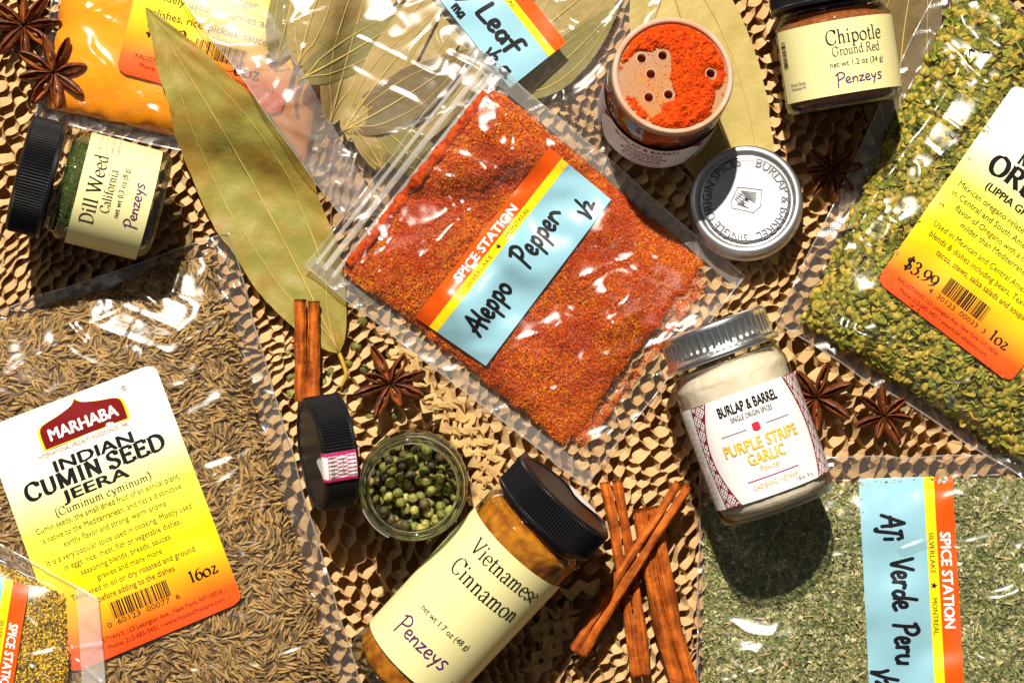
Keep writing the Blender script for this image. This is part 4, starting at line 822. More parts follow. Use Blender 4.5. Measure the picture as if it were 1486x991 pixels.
def sticker(j, r, h0, h1, th, w, parent):
    """torn tamper seal: over the rim on to the cap's top"""
    a = np.linspace(-.5, .5, 12)*w; V = []; 
    for k, (rr, hh) in enumerate([(r*1.012, h0), (r*1.012, (h0+h1)/2), (r*1.006, h1-.0006), (r*.93, h1+.0003), (r*.80, h1+.0003), (r*.5, h1+.0002)]):
        ww = [1, 1, 1, 1, .6, .12][k]; V.append(j.pt(th+a/rr*ww if k < 5 else th+a/rr*ww, hh, rr))
    V = np.concatenate(V); lab = keep(mesh('tamper_sticker', V, grid_faces(6, 12), WHITE), j.root)
    for (b0, b1) in ((.00, .10), (.90, 1.)):
        q = np.linspace(b0, b1, 3)-.5; VV = np.concatenate([j.pt(th+q*w/rr*sc, hh, rr+.00012) for rr, hh, sc in [(r*1.012, h0, 1), (r*1.012, h1-.0006, 1), (r*.93, h1+.00045, 1), (r*.80, h1+.00045, .6)]])
        mesh('pink_border', VV, grid_faces(4, 3), PINK, lab)
    L = []
    for k in range(7):
        x = (k/6-.5)*w*.8; L.append(np.array([(x-w*.1, 0), (x, .5), (x+w*.1, 1)])); L.append(np.array([(x+w*.1, 0), (x, .5), (x-w*.1, 1)]))
    v, f = strokes([np.stack([np.linspace(p[0, 0], p[-1, 0], 6), np.linspace(0, 1, 6)], -1) for p in L], w*.02)
    hh = h0+v[:, 1]*(h1-h0)*.9; mesh('pink_print', j.pt(th+v[:, 0]/r, hh, r*1.012+.0002), f, PINK, lab)
    fn = lambda a, b, dz=0.: j.pt(th+np.asarray(a)/r, h0+(h1-h0)*.75-np.asarray(b), r*1.012+.0003+np.asarray(dz))
    write('lettering', 'sans', "PENZEYS QUALITY", fn, 0, (h1-h0)*.05, .0016, INK, lab, width=w*.8); write('lettering', 'sans', "Cook - Cook", fn, 0, (h1-h0)*.35, .0018, INK, lab, width=w*.6)
    return lab
def glass_body(j, r, hb, hs, rn, hn, wall=.0018):
    """outer shell: base, straight side to hs, shoulder, neck rn to hn"""
    P = smooth_prof([(r*.55, .0012), (r*.80, .0003), (r*.94, .0008), (r, .0045), (r, .010)], 4).tolist()+[(r, hs*.5), (r, hs)]+smooth_prof([(r, hs), (r*.985, hs+(hn-hs)*.25), (rn*1.04, hs+(hn-hs)*.62), (rn, hs+(hn-hs)*.8), (rn, hn)], 4).tolist()[1:]
    o = j.lathe('glass_body', P, GLASS, n=96, close=False)
    b = smooth_prof([(.001, .0040), (r*.6, .0038), (r*.82, .0034), (r*.9, .0048)], 4)
    j.lathe('glass_base', smooth_prof([(r*.5, .0018), (r*.80, .0007), (r*.93, .0012), (r*.985, .0045), (r*.93, .0058), (r*.6, .0040), (r*.1, .0042)], 3), GLASSD, n=72, close=False)
    j.lathe('neck_ring', [(rn*1.0, hn-.004), (rn*1.05, hn-.0032), (rn*1.05, hn-.0024), (rn, hn-.0016)], GLASS, n=72, close=False); return o
def powder(j, name, r, h0, hs, rn, hn, mat, label, bumpy=.0003):
    P = [(.0005, h0), (r*.85, h0), (r*.97, h0+.003)]+[(r, h0+.006+(hs-h0-.006)*k/16) for k in range(17)]+smooth_prof([(r, hs), (r*.98, hs+(hn-hs)*.3), (rn, hs+(hn-hs)*.8), (rn, hn), (.0005, hn)], 4).tolist()[1:]
    def rf(T, I, rr): return rr+bumpy*(fbm(T*9, I*.8, 5, 2)-.8)*(rr > r*.5)
    o = j.lathe(name, P, mat, n=128, rfun=rf, root=False, close=False); return tag(o, label, kind='stuff')
def arc_label(j, r, a0, a1, h0, h1, mat, parent=None, name='label', off=.0004):
    T, Hh = np.meshgrid(np.linspace(a0, a1, 60), np.linspace(h0, h1, 8), indexing='ij'); return (lambda o: keep(o, j.root) if parent is None else setattr(o, 'parent', parent) or o)(mesh(name, j.pt(T.ravel(), Hh.ravel(), r+off), grid_faces(60, 8), mat, smooth=True))
u = S
# ---- dill weed (left, lying, lid to the left and propped up)
rd = 81*u*.96
j = Jar('spice_jar', 'small dill weed jar with black lid lying on the paper at the left', (233, 303), (27, 250), rd, .0275, .044)
L = j.L; glass_body(j, rd, 0, L*.62, rd*.86, L*.74)
DILL = M('dill_flakes', (.07, .09, .02), (.025, .035, .01), rough=.7, scale=900, bump=.8, bscale=1200, bumpd=.001)
powder(j, 'dill_weed', rd*.95, .005, L*.60, rd*.80, L*.70, DILL, 'dark green dried dill inside the left jar', .0008)
R_ = np.random.default_rng(21); n = 2600; th = R_.uniform(-2, 2, n); hh = R_.uniform(.006, L*.66, n); pos = j.pt(th, hh, rd*.945*np.where(hh > L*.6, .9, 1)); Rz, Ry, Rx = rots(n, 1.5, R_)
scatter_mesh('dill_needles', [seed_t(L=.003, r=.00018, n=2)], pos, Rz@Ry, R_.uniform(.5, 1.2, n), pick([(1.4, 1.5, 1), (1, 1, 1), (2.4, 2.2, 2)], n, .2, R_), M('dill_needle', (.16, .20, .05), rough=.6, attr=True), 'fine green dill needles pressed against the glass')
cap = black_cap(j, L*.755, L, rd*1.06); sticker(j, rd*1.06, L*.76, L, 2.75, .030, cap)
lab = arc_label(j, rd, -1.45, 1.42, L*.085, L*.585, CREAM); fn = j.surf(rd, L*.585, u*.94, .0006); LH = L*.5/(u*.94)
write('lettering', 'serif', 'Dill Weed', fn, 2, LH*.30, 20, INK, lab, width=106, weight=.095); write('lettering', 'serif', 'California', fn, 4, LH*.47, 13, INK, lab, width=64, weight=.09)
write('lettering', 'sans', 'net wt 0.3 oz (8 g)', fn, 6, LH*.61, 8.5, INK, lab, width=74); write('lettering', 'hand', 'Penzeys', fn, -4, LH*.86, 15, PURPLE, lab, width=70, weight=.12)
for i, s_ in enumerate(['Dill is the must-have', 'a taste of summer, so fresh', 'salads, dips and', 'salmon, too.']): write('lettering', 'sans', s_, fn, 62, LH*(.17+.085*i), 5, GREYINK, lab, align='l', width=44)
zset([(10, 190), (230, 200), (240, 360), (10, 340)], .02)
# crumpled kraft wad that props the lid
# ---- chipotle (top right, lying, lid up)
rc = 85*u*.945
j = Jar('spice_jar', 'small chipotle jar with cream label lying at the top right, lid cut by the frame', (1226, 158), (1197, -44), rc, .029, .0335)
L = j.L; glass_body(j, rc, 0, L*.60, rc*.86, L*.72)
powder(j, 'chipotle_powder', rc*.96, .004, L*.585, rc*.80, L*.69, M('chipotle_powder', (.30, .085, .02), (.18, .045, .012), rough=.7, scale=500, bump=.6, bscale=900), 'dark red-brown ground chipotle inside the top right jar')
cap = black_cap(j, L*.735, L, rc*1.03)
lab = arc_label(j, rc, -1.42, 1.40, L*.09, L*.60, CREAM); fn = j.surf(rc, L*.60, u*.94, .0006); LH = L*.51/(u*.94)
write('lettering', 'serif', 'Chipotle', fn, 12, LH*.32, 20, INK, lab, width=86, weight=.095); write('lettering', 'serif', 'Ground Red', fn, 12, LH*.48, 13, INK, lab, width=73, weight=.09)
write('lettering', 'sans', 'net wt 1.2 oz (34 g)', fn, 11, LH*.63, 8.5, INK, lab, width=82); write('lettering', 'hand', 'Penzeys', fn, 14, LH*.87, 15, PURPLE, lab, width=72, weight=.11)
barcode(fn, -112, LH*.15, 40, 12, lab, 4, vertical=True); write('lettering', 'sans', 'Penzeys Spices', fn, -85, LH*.78, 5, PURPLE, lab, width=30); write('lettering', 'sans', 'Wauwatosa WI', fn, -85, LH*.84, 5, PURPLE, lab, width=30)
zset([(1135, -40), (1290, -50), (1300, 160), (1140, 175)], .03)
# ---- smoked paprika, standing open
rp = 84*u
j = Jar('spice_jar', 'open standing glass jar of smoked paprika with shaker top', (950, 166), (977, 109), rp, .0008, .058, front=(-.35, -1, 0))
L = j.L; rn = rp*.93
glass_body(j, rp, 0, L*.78, rn, L*.95)
PAP = M('smoked_paprika', (.50, .030, .001), (.60, .062, .001), rough=.8, scale=350, bump=.8, bscale=900, bumpd=.001)
powder(j, 'paprika_fill', rp*.95, .004, L*.72, rn*.93, L*.86, M('paprika_in_glass', (.38, .04, .008), (.5, .08, .015), rough=.7, scale=300, bump=.4), 'red smoked paprika filling the open jar')
j.lathe('neck_thread', smooth_prof([(rn*1.0, L*.83), (rn*1.05, L*.84), (rn*1.05, L*.855), (rn, L*.865), (rn, L*.885), (rn*1.05, L*.895), (rn*1.05, L*.91), (rn, L*.92)], 3), GLASS, n=96, close=False)
SHK = M('frosted_shaker_plastic', (.42, .25, .15), (.50, .22, .07), rough=.35, scale=60, trans=.25); SHW = M('white_rim_plastic', (.62, .44, .33), (.62, .33, .19), rough=.35, scale=90, trans=.2)
j.lathe('shaker_rim', smooth_prof([(rn*1.0, L*.90), (rn*1.05, L*.915), (rn*1.06, L*.95), (rn*1.06, L*.98), (rn*1.035, L*1.0), (rn*.995, L*1.0), (rn*.965, L*.99), (rn*.955, L*.965)], 4), SHW, n=120, close=False)
# disc with real holes, in jar-local axes: X = R, Y = -? (up in photo)
O_, A_, F_, R__ = map(np.array, (j.O, j.A, j.F, j.R)); k0 = (D-.082)/D*u
def disc_xy(px, py):
    w = (W(px, py, .0575)-(O_+A_*L*.985)); return w@R__, -(w@F_)
holes = [disc_xy(*p) for p in ((932, 83), (963, 78), (945, 107), (941, 143), (970, 138), (1033, 104), (993, 58), (1003, 140))]
cu = bpy.data.curves.new('disc', 'CURVE'); cu.dimensions = '2D'; cu.fill_mode = 'BOTH'
def circ(cx, cy_, r, n):
    sp = cu.splines.new('POLY'); sp.points.add(n-1); sp.use_cyclic_u = True
    for i in range(n): a = 2*math.pi*i/n; sp.points[i].co = (cx+r*math.cos(a), cy_+r*math.sin(a), 0, 1)
circ(0, 0, rn*.962, 90)
for hx, hy in holes: circ(hx, hy, 6.2*u, 18)
tmp = bpy.data.objects.new('disc', cu); COL.objects.link(tmp); me = bpy.data.meshes.new_from_object(tmp.evaluated_get(bpy.context.evaluated_depsgraph_get())); bpy.data.objects.remove(tmp)
v = np.zeros(len(me.vertices)*3); me.vertices.foreach_get('co', v); v = v.reshape(-1, 3); fc = [list(p.vertices) for p in me.polygons]
dsk = lambda x, y, h: O_+A_*h+np.asarray(x)[..., None]*R__-np.asarray(y)[..., None]*F_
hd = L*.966; n = len(v)
sh = keep(mesh('shaker_disc', dsk(v[:, 0], v[:, 1], hd), fc, SHK), j.root)
for hx, hy in holes:
    a = np.linspace(0, 2*np.pi, 18, endpoint=False); x = hx+6.2*u*np.cos(a); y = hy+6.2*u*np.sin(a); V = np.concatenate([dsk(x, y, hd), dsk(x, y, hd-.0022)])
    V = np.vstack([V, dsk(hx+7.6*u*np.cos(a), hy+7.6*u*np.sin(a), hd+.0001), dsk(hx+6.8*u*np.cos(a), hy+6.8*u*np.sin(a), hd+.0005)])
    i = np.arange(18); i2 = (i+1) % 18; mesh('pour_hole_rim', V, np.vstack([np.stack([i, i2, 18+i2, 18+i], -1), np.stack([36+i, 36+i2, 54+i2, 54+i], -1), np.stack([54+i, 54+i2, i2, i], -1)]), SHW, sh)
# dark inside under the disc
g = np.linspace(-1, 1, 190); X, Y = np.meshgrid(g*rn*.955, g*rn*.955, indexing='ij'); rr = np.hypot(X, Y)/(rn*.955)
# field: heaped crescent at the top and right, bare patch left of centre
qx = X/(rn*.955); qy = Y/(rn*.955)
fld = .9-2.6*np.exp(-(((qx+.30)/.30)**2+((qy+.18)/.42)**2))-1.6*np.exp(-(((qx+.72)/.22)**2+((qy+.2)/.4)**2))-.9*np.exp(-(((qx+.1)/.35)**2+((qy+.75)/.16)**2))-1.2*np.exp(-(((qx-.92)/.10)**2+((qy+.1)/.5)**2))+.35*np.exp(-(((qx-.35)/.3)**2+((qy)/.6)**2))
fld += .55*fbm(qx*6, qy*6, 90, 3)
for hx, hy in holes[:6]: fld -= 2.2*np.exp(-((X-hx)**2+(Y-hy)**2)/(8.5*u)**2)
hgt = np.clip(fld, -.3, 1.4)*.0028*np.clip((1-rr)*9, .25, 1)+.00075*(fbm(qx*22, qy*22, 92, 2))*np.clip(fld*2+.35, 0, 1)
V = dsk(X.ravel(), Y.ravel(), 0)+A_*(hd+hgt.ravel())[:, None]; Fg = grid_faces(190, 190); ok = ((hgt.ravel() > .0002) & (rr.ravel() < .99)); Fg = Fg[ok[Fg].all(1)]
tag(mesh('paprika_heap', V, Fg, PAP, smooth=True), 'heap of bright red paprika spilled over the shaker top', kind='stuff')
R_ = np.random.default_rng(31); n = 5200; x = R_.normal(0, .5, n); y = R_.normal(0, .5, n); k = (np.hypot(x, y) < .97); x, y = x[k]*rn*.955, y[k]*rn*.955
for hx, hy in holes: k = np.hypot(x-hx, y-hy) > 6.6*u; x, y = x[k], y[k]
xi = np.clip(((x/(rn*.955)+1)/2*189).astype(int), 0, 189); yi = np.clip(((y/(rn*.955)+1)/2*189).astype(int), 0, 189); k = (fld[xi, yi] > -.05) | (R_.uniform(size=len(x)) < .12); x, y = x[k], y[k]
xi = np.clip(((x/(rn*.955)+1)/2*189).astype(int), 0, 189); yi = np.clip(((y/(rn*.955)+1)/2*189).astype(int), 0, 189); pos = dsk(x, y, 0)+A_*(hd+np.maximum(hgt[xi, yi], 0)+.0002)[:, None]; n = len(x); Rz, Ry, Rx = rots(n, .6, R_)
scatter_mesh('paprika_crumbs', [chip_t(k) for k in range(6)], pos, Rz@Ry, R_.uniform(.0005, .0012, n), pick([(1, 1, 1), (1.1, 1.8, 1), (.8, .7, 1)], n, .2, R_), M('paprika_crumb', (.56, .055, .001), rough=.7, attr=True), 'loose crumbs of red paprika on the shaker top', smooth=False)
lab = arc_label(j, rp, -1.5, 1.5, L*.12, L*.60, MAROON); fn = j.surf(rp, L*.60, u*.94, .0007); LH = L*.48/(u*.94)
def weave(fn, x0, x1, y0, y1, parent, inside, name='woven_print', cell=11, wd=1.25):
    L_ = []; nx = int((x1-x0)/cell)+2; ny = int((y1-y0)/cell)+2
    for i in range(nx):
        for k in range(ny):
            cx_ = x0+i*cell; cy2 = y0+k*cell; dr = 1 if (i+k) % 2 else -1
            for m in (-1.5, -.5, .5, 1.5):
                ox = m*cell*.235*1.41; c0 = np.array([cx_-dr*ox*.7071, cy2+ox*.7071]); q = np.linspace(-.5, .5, 9)[:, None]*np.array([1, dr])*cell*.94*.7071*1.0+c0
                ok = inside(q[:, 0], q[:, 1]); q = q[ok]
                if len(q) >= 3: L_.append(q)
    v, f = strokes(L_, wd); return tag(mesh(name, fn(v[:, 0], v[:, 1], np.full(len(v), .00015)), f, WPRINT, parent), kind='stuff')
def oval_panel(fn, hw_mid, hw_end, y0, y1, parent, dz=.0001):
    U, V_ = np.meshgrid(np.linspace(-1, 1, 30), np.linspace(0, 1, 20), indexing='ij'); hw = hw_mid+(hw_end-hw_mid)*(V_*2-1)**2
    return mesh('white_panel', fn((U*hw).ravel(), (y0+(y1-y0)*V_).ravel(), np.full(U.size, dz)), grid_faces(30, 20), WHITE, parent, smooth=True)
oval_panel(fn, 88, 66, 1, LH-1, lab); weave(fn, -118, 118, 3, LH-3, lab, lambda x, y: np.abs(x) > 84)
f2 = lambda a, b, dz=0.: fn(a, b, dz+.0003)
for s_, y_, z_, w_, m_ in (('BURLAP & BARREL', .22, 12, 106, INK), ('SMOKED', .43, 11, 56, MAROON), ('PIMENTON', .60, 11, 72, MAROON), ('PAPRIKA', .77, 11, 62, MAROON), ('CACERES, SPAIN', .92, 6, 60, MAROON)): write('lettering', 'sans', s_, f2, 0, LH*y_, z_, m_, lab, width=w_)
# ---- vietnamese cinnamon (bottom centre, lying on the diagonal)
rv = 84*u*.955
j = Jar('spice_jar', 'tall vietnamese cinnamon jar with black lid lying diagonally at the bottom centre', (568, 990), (822, 717), rv, .028, .043)
L = j.L; glass_body(j, rv, 0, L*.80, rv*.86, L*.865)
CINP = M('cinnamon_powder', (.46, .165, .008), (.22, .06, .004), thr=(.42, .62), rough=.8, scale=130, bump=.9, bscale=300)
powder(j, 'cinnamon_powder', rv*.96, .004, L*.795, rv*.82, L*.85, CINP, 'orange-brown ground cinnamon inside the tall jar', .0007)
cap = black_cap(j, L*.868, L, rv*1.04); sticker(j, rv*1.04, L*.90, L, 2.7, .034, cap)
lab = arc_label(j, rv, -1.5, 1.32, L*.13, L*.735, CREAM); fn = j.surf(rv, L*.735, u*.94, .0006); LH = L*.605/(u*.94)
write('lettering', 'serif', 'Vietnamese', fn, 8, LH*.165, 24, INK, lab, width=132, weight=.095); write('lettering', 'serif', 'Cinnamon', fn, 3, LH*.34, 25, INK, lab, width=128, weight=.095)
write('lettering', 'sans', 'net wt 1.7 oz (48 g)', fn, -4, LH*.64, 10, INK, lab, width=93); write('lettering', 'hand', 'Penzeys', fn, -8, LH*.84, 24, PURPLE, lab, width=100, weight=.11)
for i, s_ in enumerate(['Penzeys Spices', 'Wauwatosa, WI', 'penzeys.com']): write('lettering', 'sans', s_, fn, 80, LH*(.88+.035*i), 5, PURPLE, lab, width=36)
REDINK2 = M('crimson_ink', (.5, .02, .05), rough=.4)
# ---- purple stripe garlic (lying on the herb bag)
rg = 86*u*.945; z0 = .045
j = Jar('spice_jar', 'purple stripe garlic powder jar with silver metal lid lying across the bag corners', (1131, 738), (1032, 470), rg, z0, .040)
L = j.L; rn = rg*.88; glass_body(j, rg, 0, L*.70, rn, L*.83)
powder(j, 'garlic_powder', rg*.97, .0022, L*.69, rn*.94, L*.80, M('garlic_powder', (.72, .60, .47), (.63, .51, .39), rough=.8, scale=90, bump=.4, bscale=600), 'pale beige garlic powder filling the jar', .0004)
def metal_cap(j, h0, h1, r, ridges=True):
    H = h1-h0; P = smooth_prof([(r*.93, h0+.0006), (r*.99, h0), (r*1.02, h0+H*.06), (r*1.01, h0+H*.16), (r*.965, h0+H*.22), (r*.955, h0+H*.34)], 3).tolist()+[(r*.955, h0+H*.42), (r*.955, h0+H*.78)]+smooth_prof([(r*.955, h0+H*.80), (r*.95, h0+H*.94), (r*.90, h1), (r*.86, h1), (r*.84, h1-H*.05), (r*.80, h1-H*.05), (r*.78, h1-.0002), (.001, h1-.0002)], 3).tolist()
    m = len(P)
    def rf(T, I, rr): k = (I >= 15) & (I <= 17); return rr*(1-np.where(k, .030*(.5+.5*np.sin(T*48)), 0))
    return j.lathe('metal_lid', P, METALB, n=384, rfun=rf, close=False)
metal_cap(j, L*.82, L, rg*.985)
lab = arc_label(j, rg, -1.5, 1.5, L*.10, L*.63, WHITE); fn = j.surf(rg, L*.63, u*.94, .0007); LH = L*.53/(u*.94)
def band(fn, sgn, parent):
    U, V_ = np.meshgrid(np.linspace(0, 1, 12), np.linspace(0, 1, 24), indexing='ij'); inner = 66+22*np.sin(np.pi*V_)**1.0*.8-6*V_*0; outer = 98+0*V_ if sgn < 0 else 128+0*V_
    if sgn < 0: inner = 58+22*np.sin(np.pi*V_); outer = 88+6*np.sin(np.pi*V_)
    X_ = sgn*(inner+(outer-inner)*U); return mesh('maroon_band', fn(X_.ravel(), (V_*LH).ravel(), np.full(U.size, .00008)), grid_faces(12, 24), MAROON, parent, smooth=True)
band(fn, -1, lab); band(fn, 1, lab)
weave(fn, -100, 130, 4, LH-3, lab, lambda x, y: np.where(x < 0, (-x > 60+22*np.sin(np.pi*y/LH)) & (-x < 87+6*np.sin(np.pi*y/LH)), (x > 68+17.6*np.sin(np.pi*y/LH)) & (x < 127)) & (y > 1) & (y < LH-1))
f2 = lambda a, b, dz=0.: fn(a, b, dz+.0002)
write('lettering', 'bold', 'BURLAP & BARREL', f2, 0, LH*.17, 15, INK, lab, width=90); write('lettering', 'sans', 'SINGLE ORIGIN SPICES', f2, 0, LH*.25, 8, INK, lab, width=62)
def ln(x0, y0, x1, y1, w_, mat): v, f = strokes([np.linspace((x0, y0), (x1, y1), 8)], w_); mesh('printed_rule', f2(v[:, 0], v[:, 1], np.zeros(len(v))), f, mat, lab)
ln(-52, LH*.35, -14, LH*.35, .9, INK); ln(14, LH*.35, 52, LH*.35, .9, INK)
hx = np.array([(-5.5, -5), (0, -6.5), (5.5, -5), (5.5, 4), (0, 6.5), (-5.5, 4)])+[0, LH*.35]; mesh('red_emblem', f2(hx[:, 0], hx[:, 1], np.zeros(6)), [[5, 4, 3, 2, 1, 0]], REDINK2, lab)
write('lettering', 'bold', 'PURPLE STRIPE', f2, 0, LH*.545, 17, GOLD, lab, width=114); write('lettering', 'bold', 'GARLIC', f2, 0, LH*.68, 17, GOLD, lab, width=55); write('lettering', 'sans', 'Powder', f2, 0, LH*.76, 9, GOLD, lab, width=30)
ln(-38, LH*.82, 38, LH*.82, 1.1, PINK); write('lettering', 'sans', 'CAO BANG, VIETNAM', f2, 0, LH*.91, 8, GOLD, lab, width=66); write('lettering', 'sans', '1.8 oz / 51 g', f2, 42, LH*.955, 6, INK, lab, width=28)
for i, s_ in enumerate(['This heirloom', 'purple variety', 'is grown in the', 'mountains, has a', 'great depth', 'of spices. Add', 'to seasonings', 'and pizza.', '', 'Store it dry. We', 'grow with the', 'small farmers', 'for fresher', 'flavor']):
    if s_: write('lettering', 'sans', s_, f2, -118, LH*(.12+.06*i), 5.5, GREYINK, lab, width=44)
# ---- open peppercorn jar
rq = 79*u*.95
j = Jar('spice_jar', 'open glass jar of green peppercorns standing right of the black cap', (604, 693), (599, 708), rq, .0008, .055, front=(.7, 1, 0))
L = j.L
def ring(nm, P, mat=GLASS): return j.lathe(nm, P, mat, n=96, close=False)
ring('glass_body', smooth_prof([(rq*.5, .0016), (rq*.8, .0004), (rq*.96, .0012), (rq, .005)], 4).tolist()+[(rq, L*.5), (rq, L*.74)]+smooth_prof([(rq, L*.74), (rq*.97, L*.80), (rq*.93, L*.84), (rq*.92, L*.97), (rq*.93, L)], 4).tolist()[1:])
ring('inner_wall', [(rq*.80, L*1.0), (rq*.79, L*.9)]+smooth_prof([(rq*.80, L*.82), (rq*.92, L*.70), (rq*.92, L*.3), (rq*.86, .006), (rq*.3, .005)], 4).tolist(), FILM('inner_glass', milk=0, rough=.05, bump=.05, tint=(.93, .95, .92), edge=.55, edgec=(.12, .16, .12)))
RG = bpy.data.materials.new('rim_glass'); RG.use_nodes = True; b_ = RG.node_tree.nodes['Principled BSDF']; b_.inputs['Transmission Weight'].default_value = 1; b_.inputs['Roughness'].default_value = .03; b_.inputs['IOR'].default_value = 1.5; b_.inputs['Base Color'].default_value = (.88, .94, .90, 1)
a_ = np.linspace(0, 2*np.pi, 15); ring('jar_rim', [(rq*.865+rq*.072*math.cos(q), L*1.0+.0020*math.sin(q)) for q in a_], RG)
ring('thread_ring', [(rq*.955+rq*.03*math.cos(q), L*.90+.0010*math.sin(q)) for q in a_], RG)
lab = arc_label(j, rq, 1.2, 4.4, L*.12, L*.66, CREAM); fr = j.surf(rq, L*.66, u, .0006)
th0 = 2.95; V = j.pt(np.repeat(np.linspace(th0-.35, th0+.35, 12), 3), np.tile([L*.80, L*.90, L*.99], 12), rq*.99+.0002); st_ = keep(mesh('tamper_sticker', V, grid_faces(12, 3), WHITE), j.root)
V = j.pt(np.repeat(np.linspace(th0-.35, th0+.35, 12), 2), np.tile([L*.93, L*.985], 12), rq*.99+.0005); mesh('pink_border', V, grid_faces(12, 2), PINK, st_)
def pepper_t(seed):
    R = np.random.default_rng(seed); v, f = ico(3); n = v/np.linalg.norm(v, axis=1)[:, None]
    w = sum(np.abs(np.sin(n@R.normal(size=3)*R.uniform(3, 6)+R.uniform(0, 6))) for _ in range(5))/5
    return n*(1-.32*w+.09)[:, None]*[1, 1, .95]*.00275, f
PEPM = [M('green_peppercorn', c1, c2, rough=.5, spec=.3, scale=700, objvar=.35, bump=.3, bscale=900) for c1, c2 in (((.21, .20, .04), (.08, .09, .018)), ((.36, .32, .08), (.17, .16, .035)), ((.09, .07, .025), (.04, .035, .015)))]
PT = [pepper_t(k)for k in range(5)]; PM = []
for m_ in PEPM:
    for tv, tf in PT: o = mesh('green_peppercorn', tv, tf, m_, smooth=True); PM.append(o.data); bpy.data.objects.remove(o)
R_ = np.random.default_rng(41)
def corn(p, label, group, k=None):
    o = bpy.data.objects.new('green_peppercorn', PM[R_.integers(0, 15) if k is None else k]); COL.objects.link(o); o.location = p; o.rotation_euler = R_.uniform(0, 6.28, 3); sc_ = R_.uniform(.86, 1.14); o.scale = (sc_,)*3
    return tag(o, label, 'peppercorn', group)
pts = []; O_, A_, F_, R__ = map(np.array, (j.O, j.A, j.F, j.R))
for lay in range(4):
    h = .020+lay*.0040; c_ = 0
    tries = 0
    while tries < 2600:
        tries += 1; a = R_.uniform(0, 6.283); q = rq*.86*math.sqrt(R_.uniform()); p = O_+A_*(h+R_.uniform(-.0006, .0010)-.10*q*(lay > 2)*0)+R__*q*math.cos(a)+F_*q*math.sin(a)
        if lay == 3 and (R_.uniform() < .5 or vnoise(p[0]*160, p[1]*160, 3) < -.1): continue
        if all(np.linalg.norm(p-x) > .0046 for x in pts): pts.append(p)
for p in pts:
    if p[2] > .0225: corn(p, 'wrinkled green peppercorn in the open glass jar', 'green peppercorns in the open jar')
lowp = [p for p in pts if p[2] <= .0225]; n = len(lowp); Rz, Ry, Rx = rots(n, 1, R_)
scatter_mesh('peppercorn_bed', PT, np.array(lowp), Rz@Ry@Rx, np.ones(n), pick([(1, 1, 1)], n, .3, R_), M('peppercorn_lower', (.16, .17, .05), (.09, .10, .03), rough=.55, attr=True, scale=500), 'lower layer of green peppercorns in the open jar')
for (x, y) in [(418, 512), (437, 560), (422, 548), (480, 540), (500, 568), (517, 502), (526, 466), (528, 535), (538, 605), (572, 603), (505, 527), (545, 545), (398, 585), (423, 571), (426, 480), (490, 498), (560, 640), (470, 556), (620, 1100)][:-1]:
    corn(W(x, y, -.0035+.001*R_.uniform()), 'loose green peppercorn caught in the paper cells near the centre star anise', 'loose peppercorns on the paper', int(R_.integers(0, 5)))
# ---- black cap standing on edge
rk = 86*u*.95
j = Jar('jar_cap', 'black ribbed jar cap standing on its edge left of the peppercorn jar', (500, 652), (450, 660), rk, .022, .0275, front=(0, .15, 1), cat='cap')
# rests on its rim: axis nearly level
L = j.L; c_ = black_cap(j, 0, L, rk); st = sticker(j, rk, .0015, L, -.38, .0135, c_)
# ---- metal lid
rm = 84*u*.985
j = Jar('jar_lid', 'round silver metal lid with pressed lettering right of the aleppo bag', (1081, 297), (1083, 290), rm, .0015, .0145, front=(0, -1, 0), cat='lid')
L = j.L; H = L
P = smooth_prof([(rm*.95, 0), (rm*1.0, .0002), (rm*1.005, .0012), (rm*.985, .0022)], 3).tolist()+[(rm*.965, H*.3), (rm*.965, H*.72)]+smooth_prof([(rm*.965, H*.75), (rm*.955, H*.93), (rm*.91, H), (rm*.85, H), (rm*.80, H*.93), (rm*.755, H*.93), (rm*.72, H*1.0), (rm*.68, H*1.0)], 4).tolist()+[(.001, H*1.0)]
j.lathe('lid_shell', P, METAL, n=144, close=False)
O_, A_, F_, R__ = map(np.array, (j.O, j.A, j.F, j.R))
def lidfn(rad, ang0):
    """text on a ring: a along arc (clockwise), b inwards(+)"""
    def fn(a, b, dz=0.):
        a, b, dz = np.broadcast_arrays(np.asarray(a, float), np.asarray(b, float), np.asarray(dz, float)); t = ang0+a/rad; r = (rad-b)*u*.97
        return O_+A_*(L+.0001+dz)[..., None]+r[..., None]*(np.sin(t)[..., None]*R__-np.cos(t)[..., None]*F_*1)
    return fn
def raised(o, h=.00045):
    """give flat lettering thickness"""
    m = o.modifiers.new('thickness', 'SOLIDIFY'); m.thickness = h; m.offset = 1; return o
LIDM = M('relief_shade_letter', (.10, .10, .11), rough=.5, metal=1.)  # shaded outlines of the embossing put into the letters' dark colour
for s_, a0, wd_ in (('SINGLE ORIGIN SPICES', -1.66, 183), ('BURLAP & BARREL', 1.56, 158)):
    raised(write('pressed_lettering', 'sans', s_, lidfn(60, a0), 0, 9, 14, LIDM, None, width=wd_)); bpy.context.view_layer.update()
for o in [o for o in COL.objects if o.name.startswith('pressed_lettering')]: keep(o, j.root)
E_ = []; hexp = np.array([(0, -21), (14, -15), (20, -10), (18, 6), (6, 22), (-4, 20), (-22, 10), (-20, -4)], float)*.92
hexp = np.array([(-12, -18), (22, -14), (20, 10), (10, 19), (-20, 12), (-22, 4)], float)
E_.append(np.vstack([hexp, hexp[0]]))
for k in range(7):
    t = k/6; E_.append(np.array([(-10+t*12, -16+t*14), (18-t*2, -12+t*18)])*.8); E_.append(np.array([(-17+t*14, 8-t*10), (4+t*-10, 15-t*2)])*.8 if k < 6 else np.array([(-18, 0), (-6, -12)])*.8)
for k in range(4): E_.append(np.array([(-19+k*2, -2-k*3), (-4+k*4, 10-k*3)])*.9)
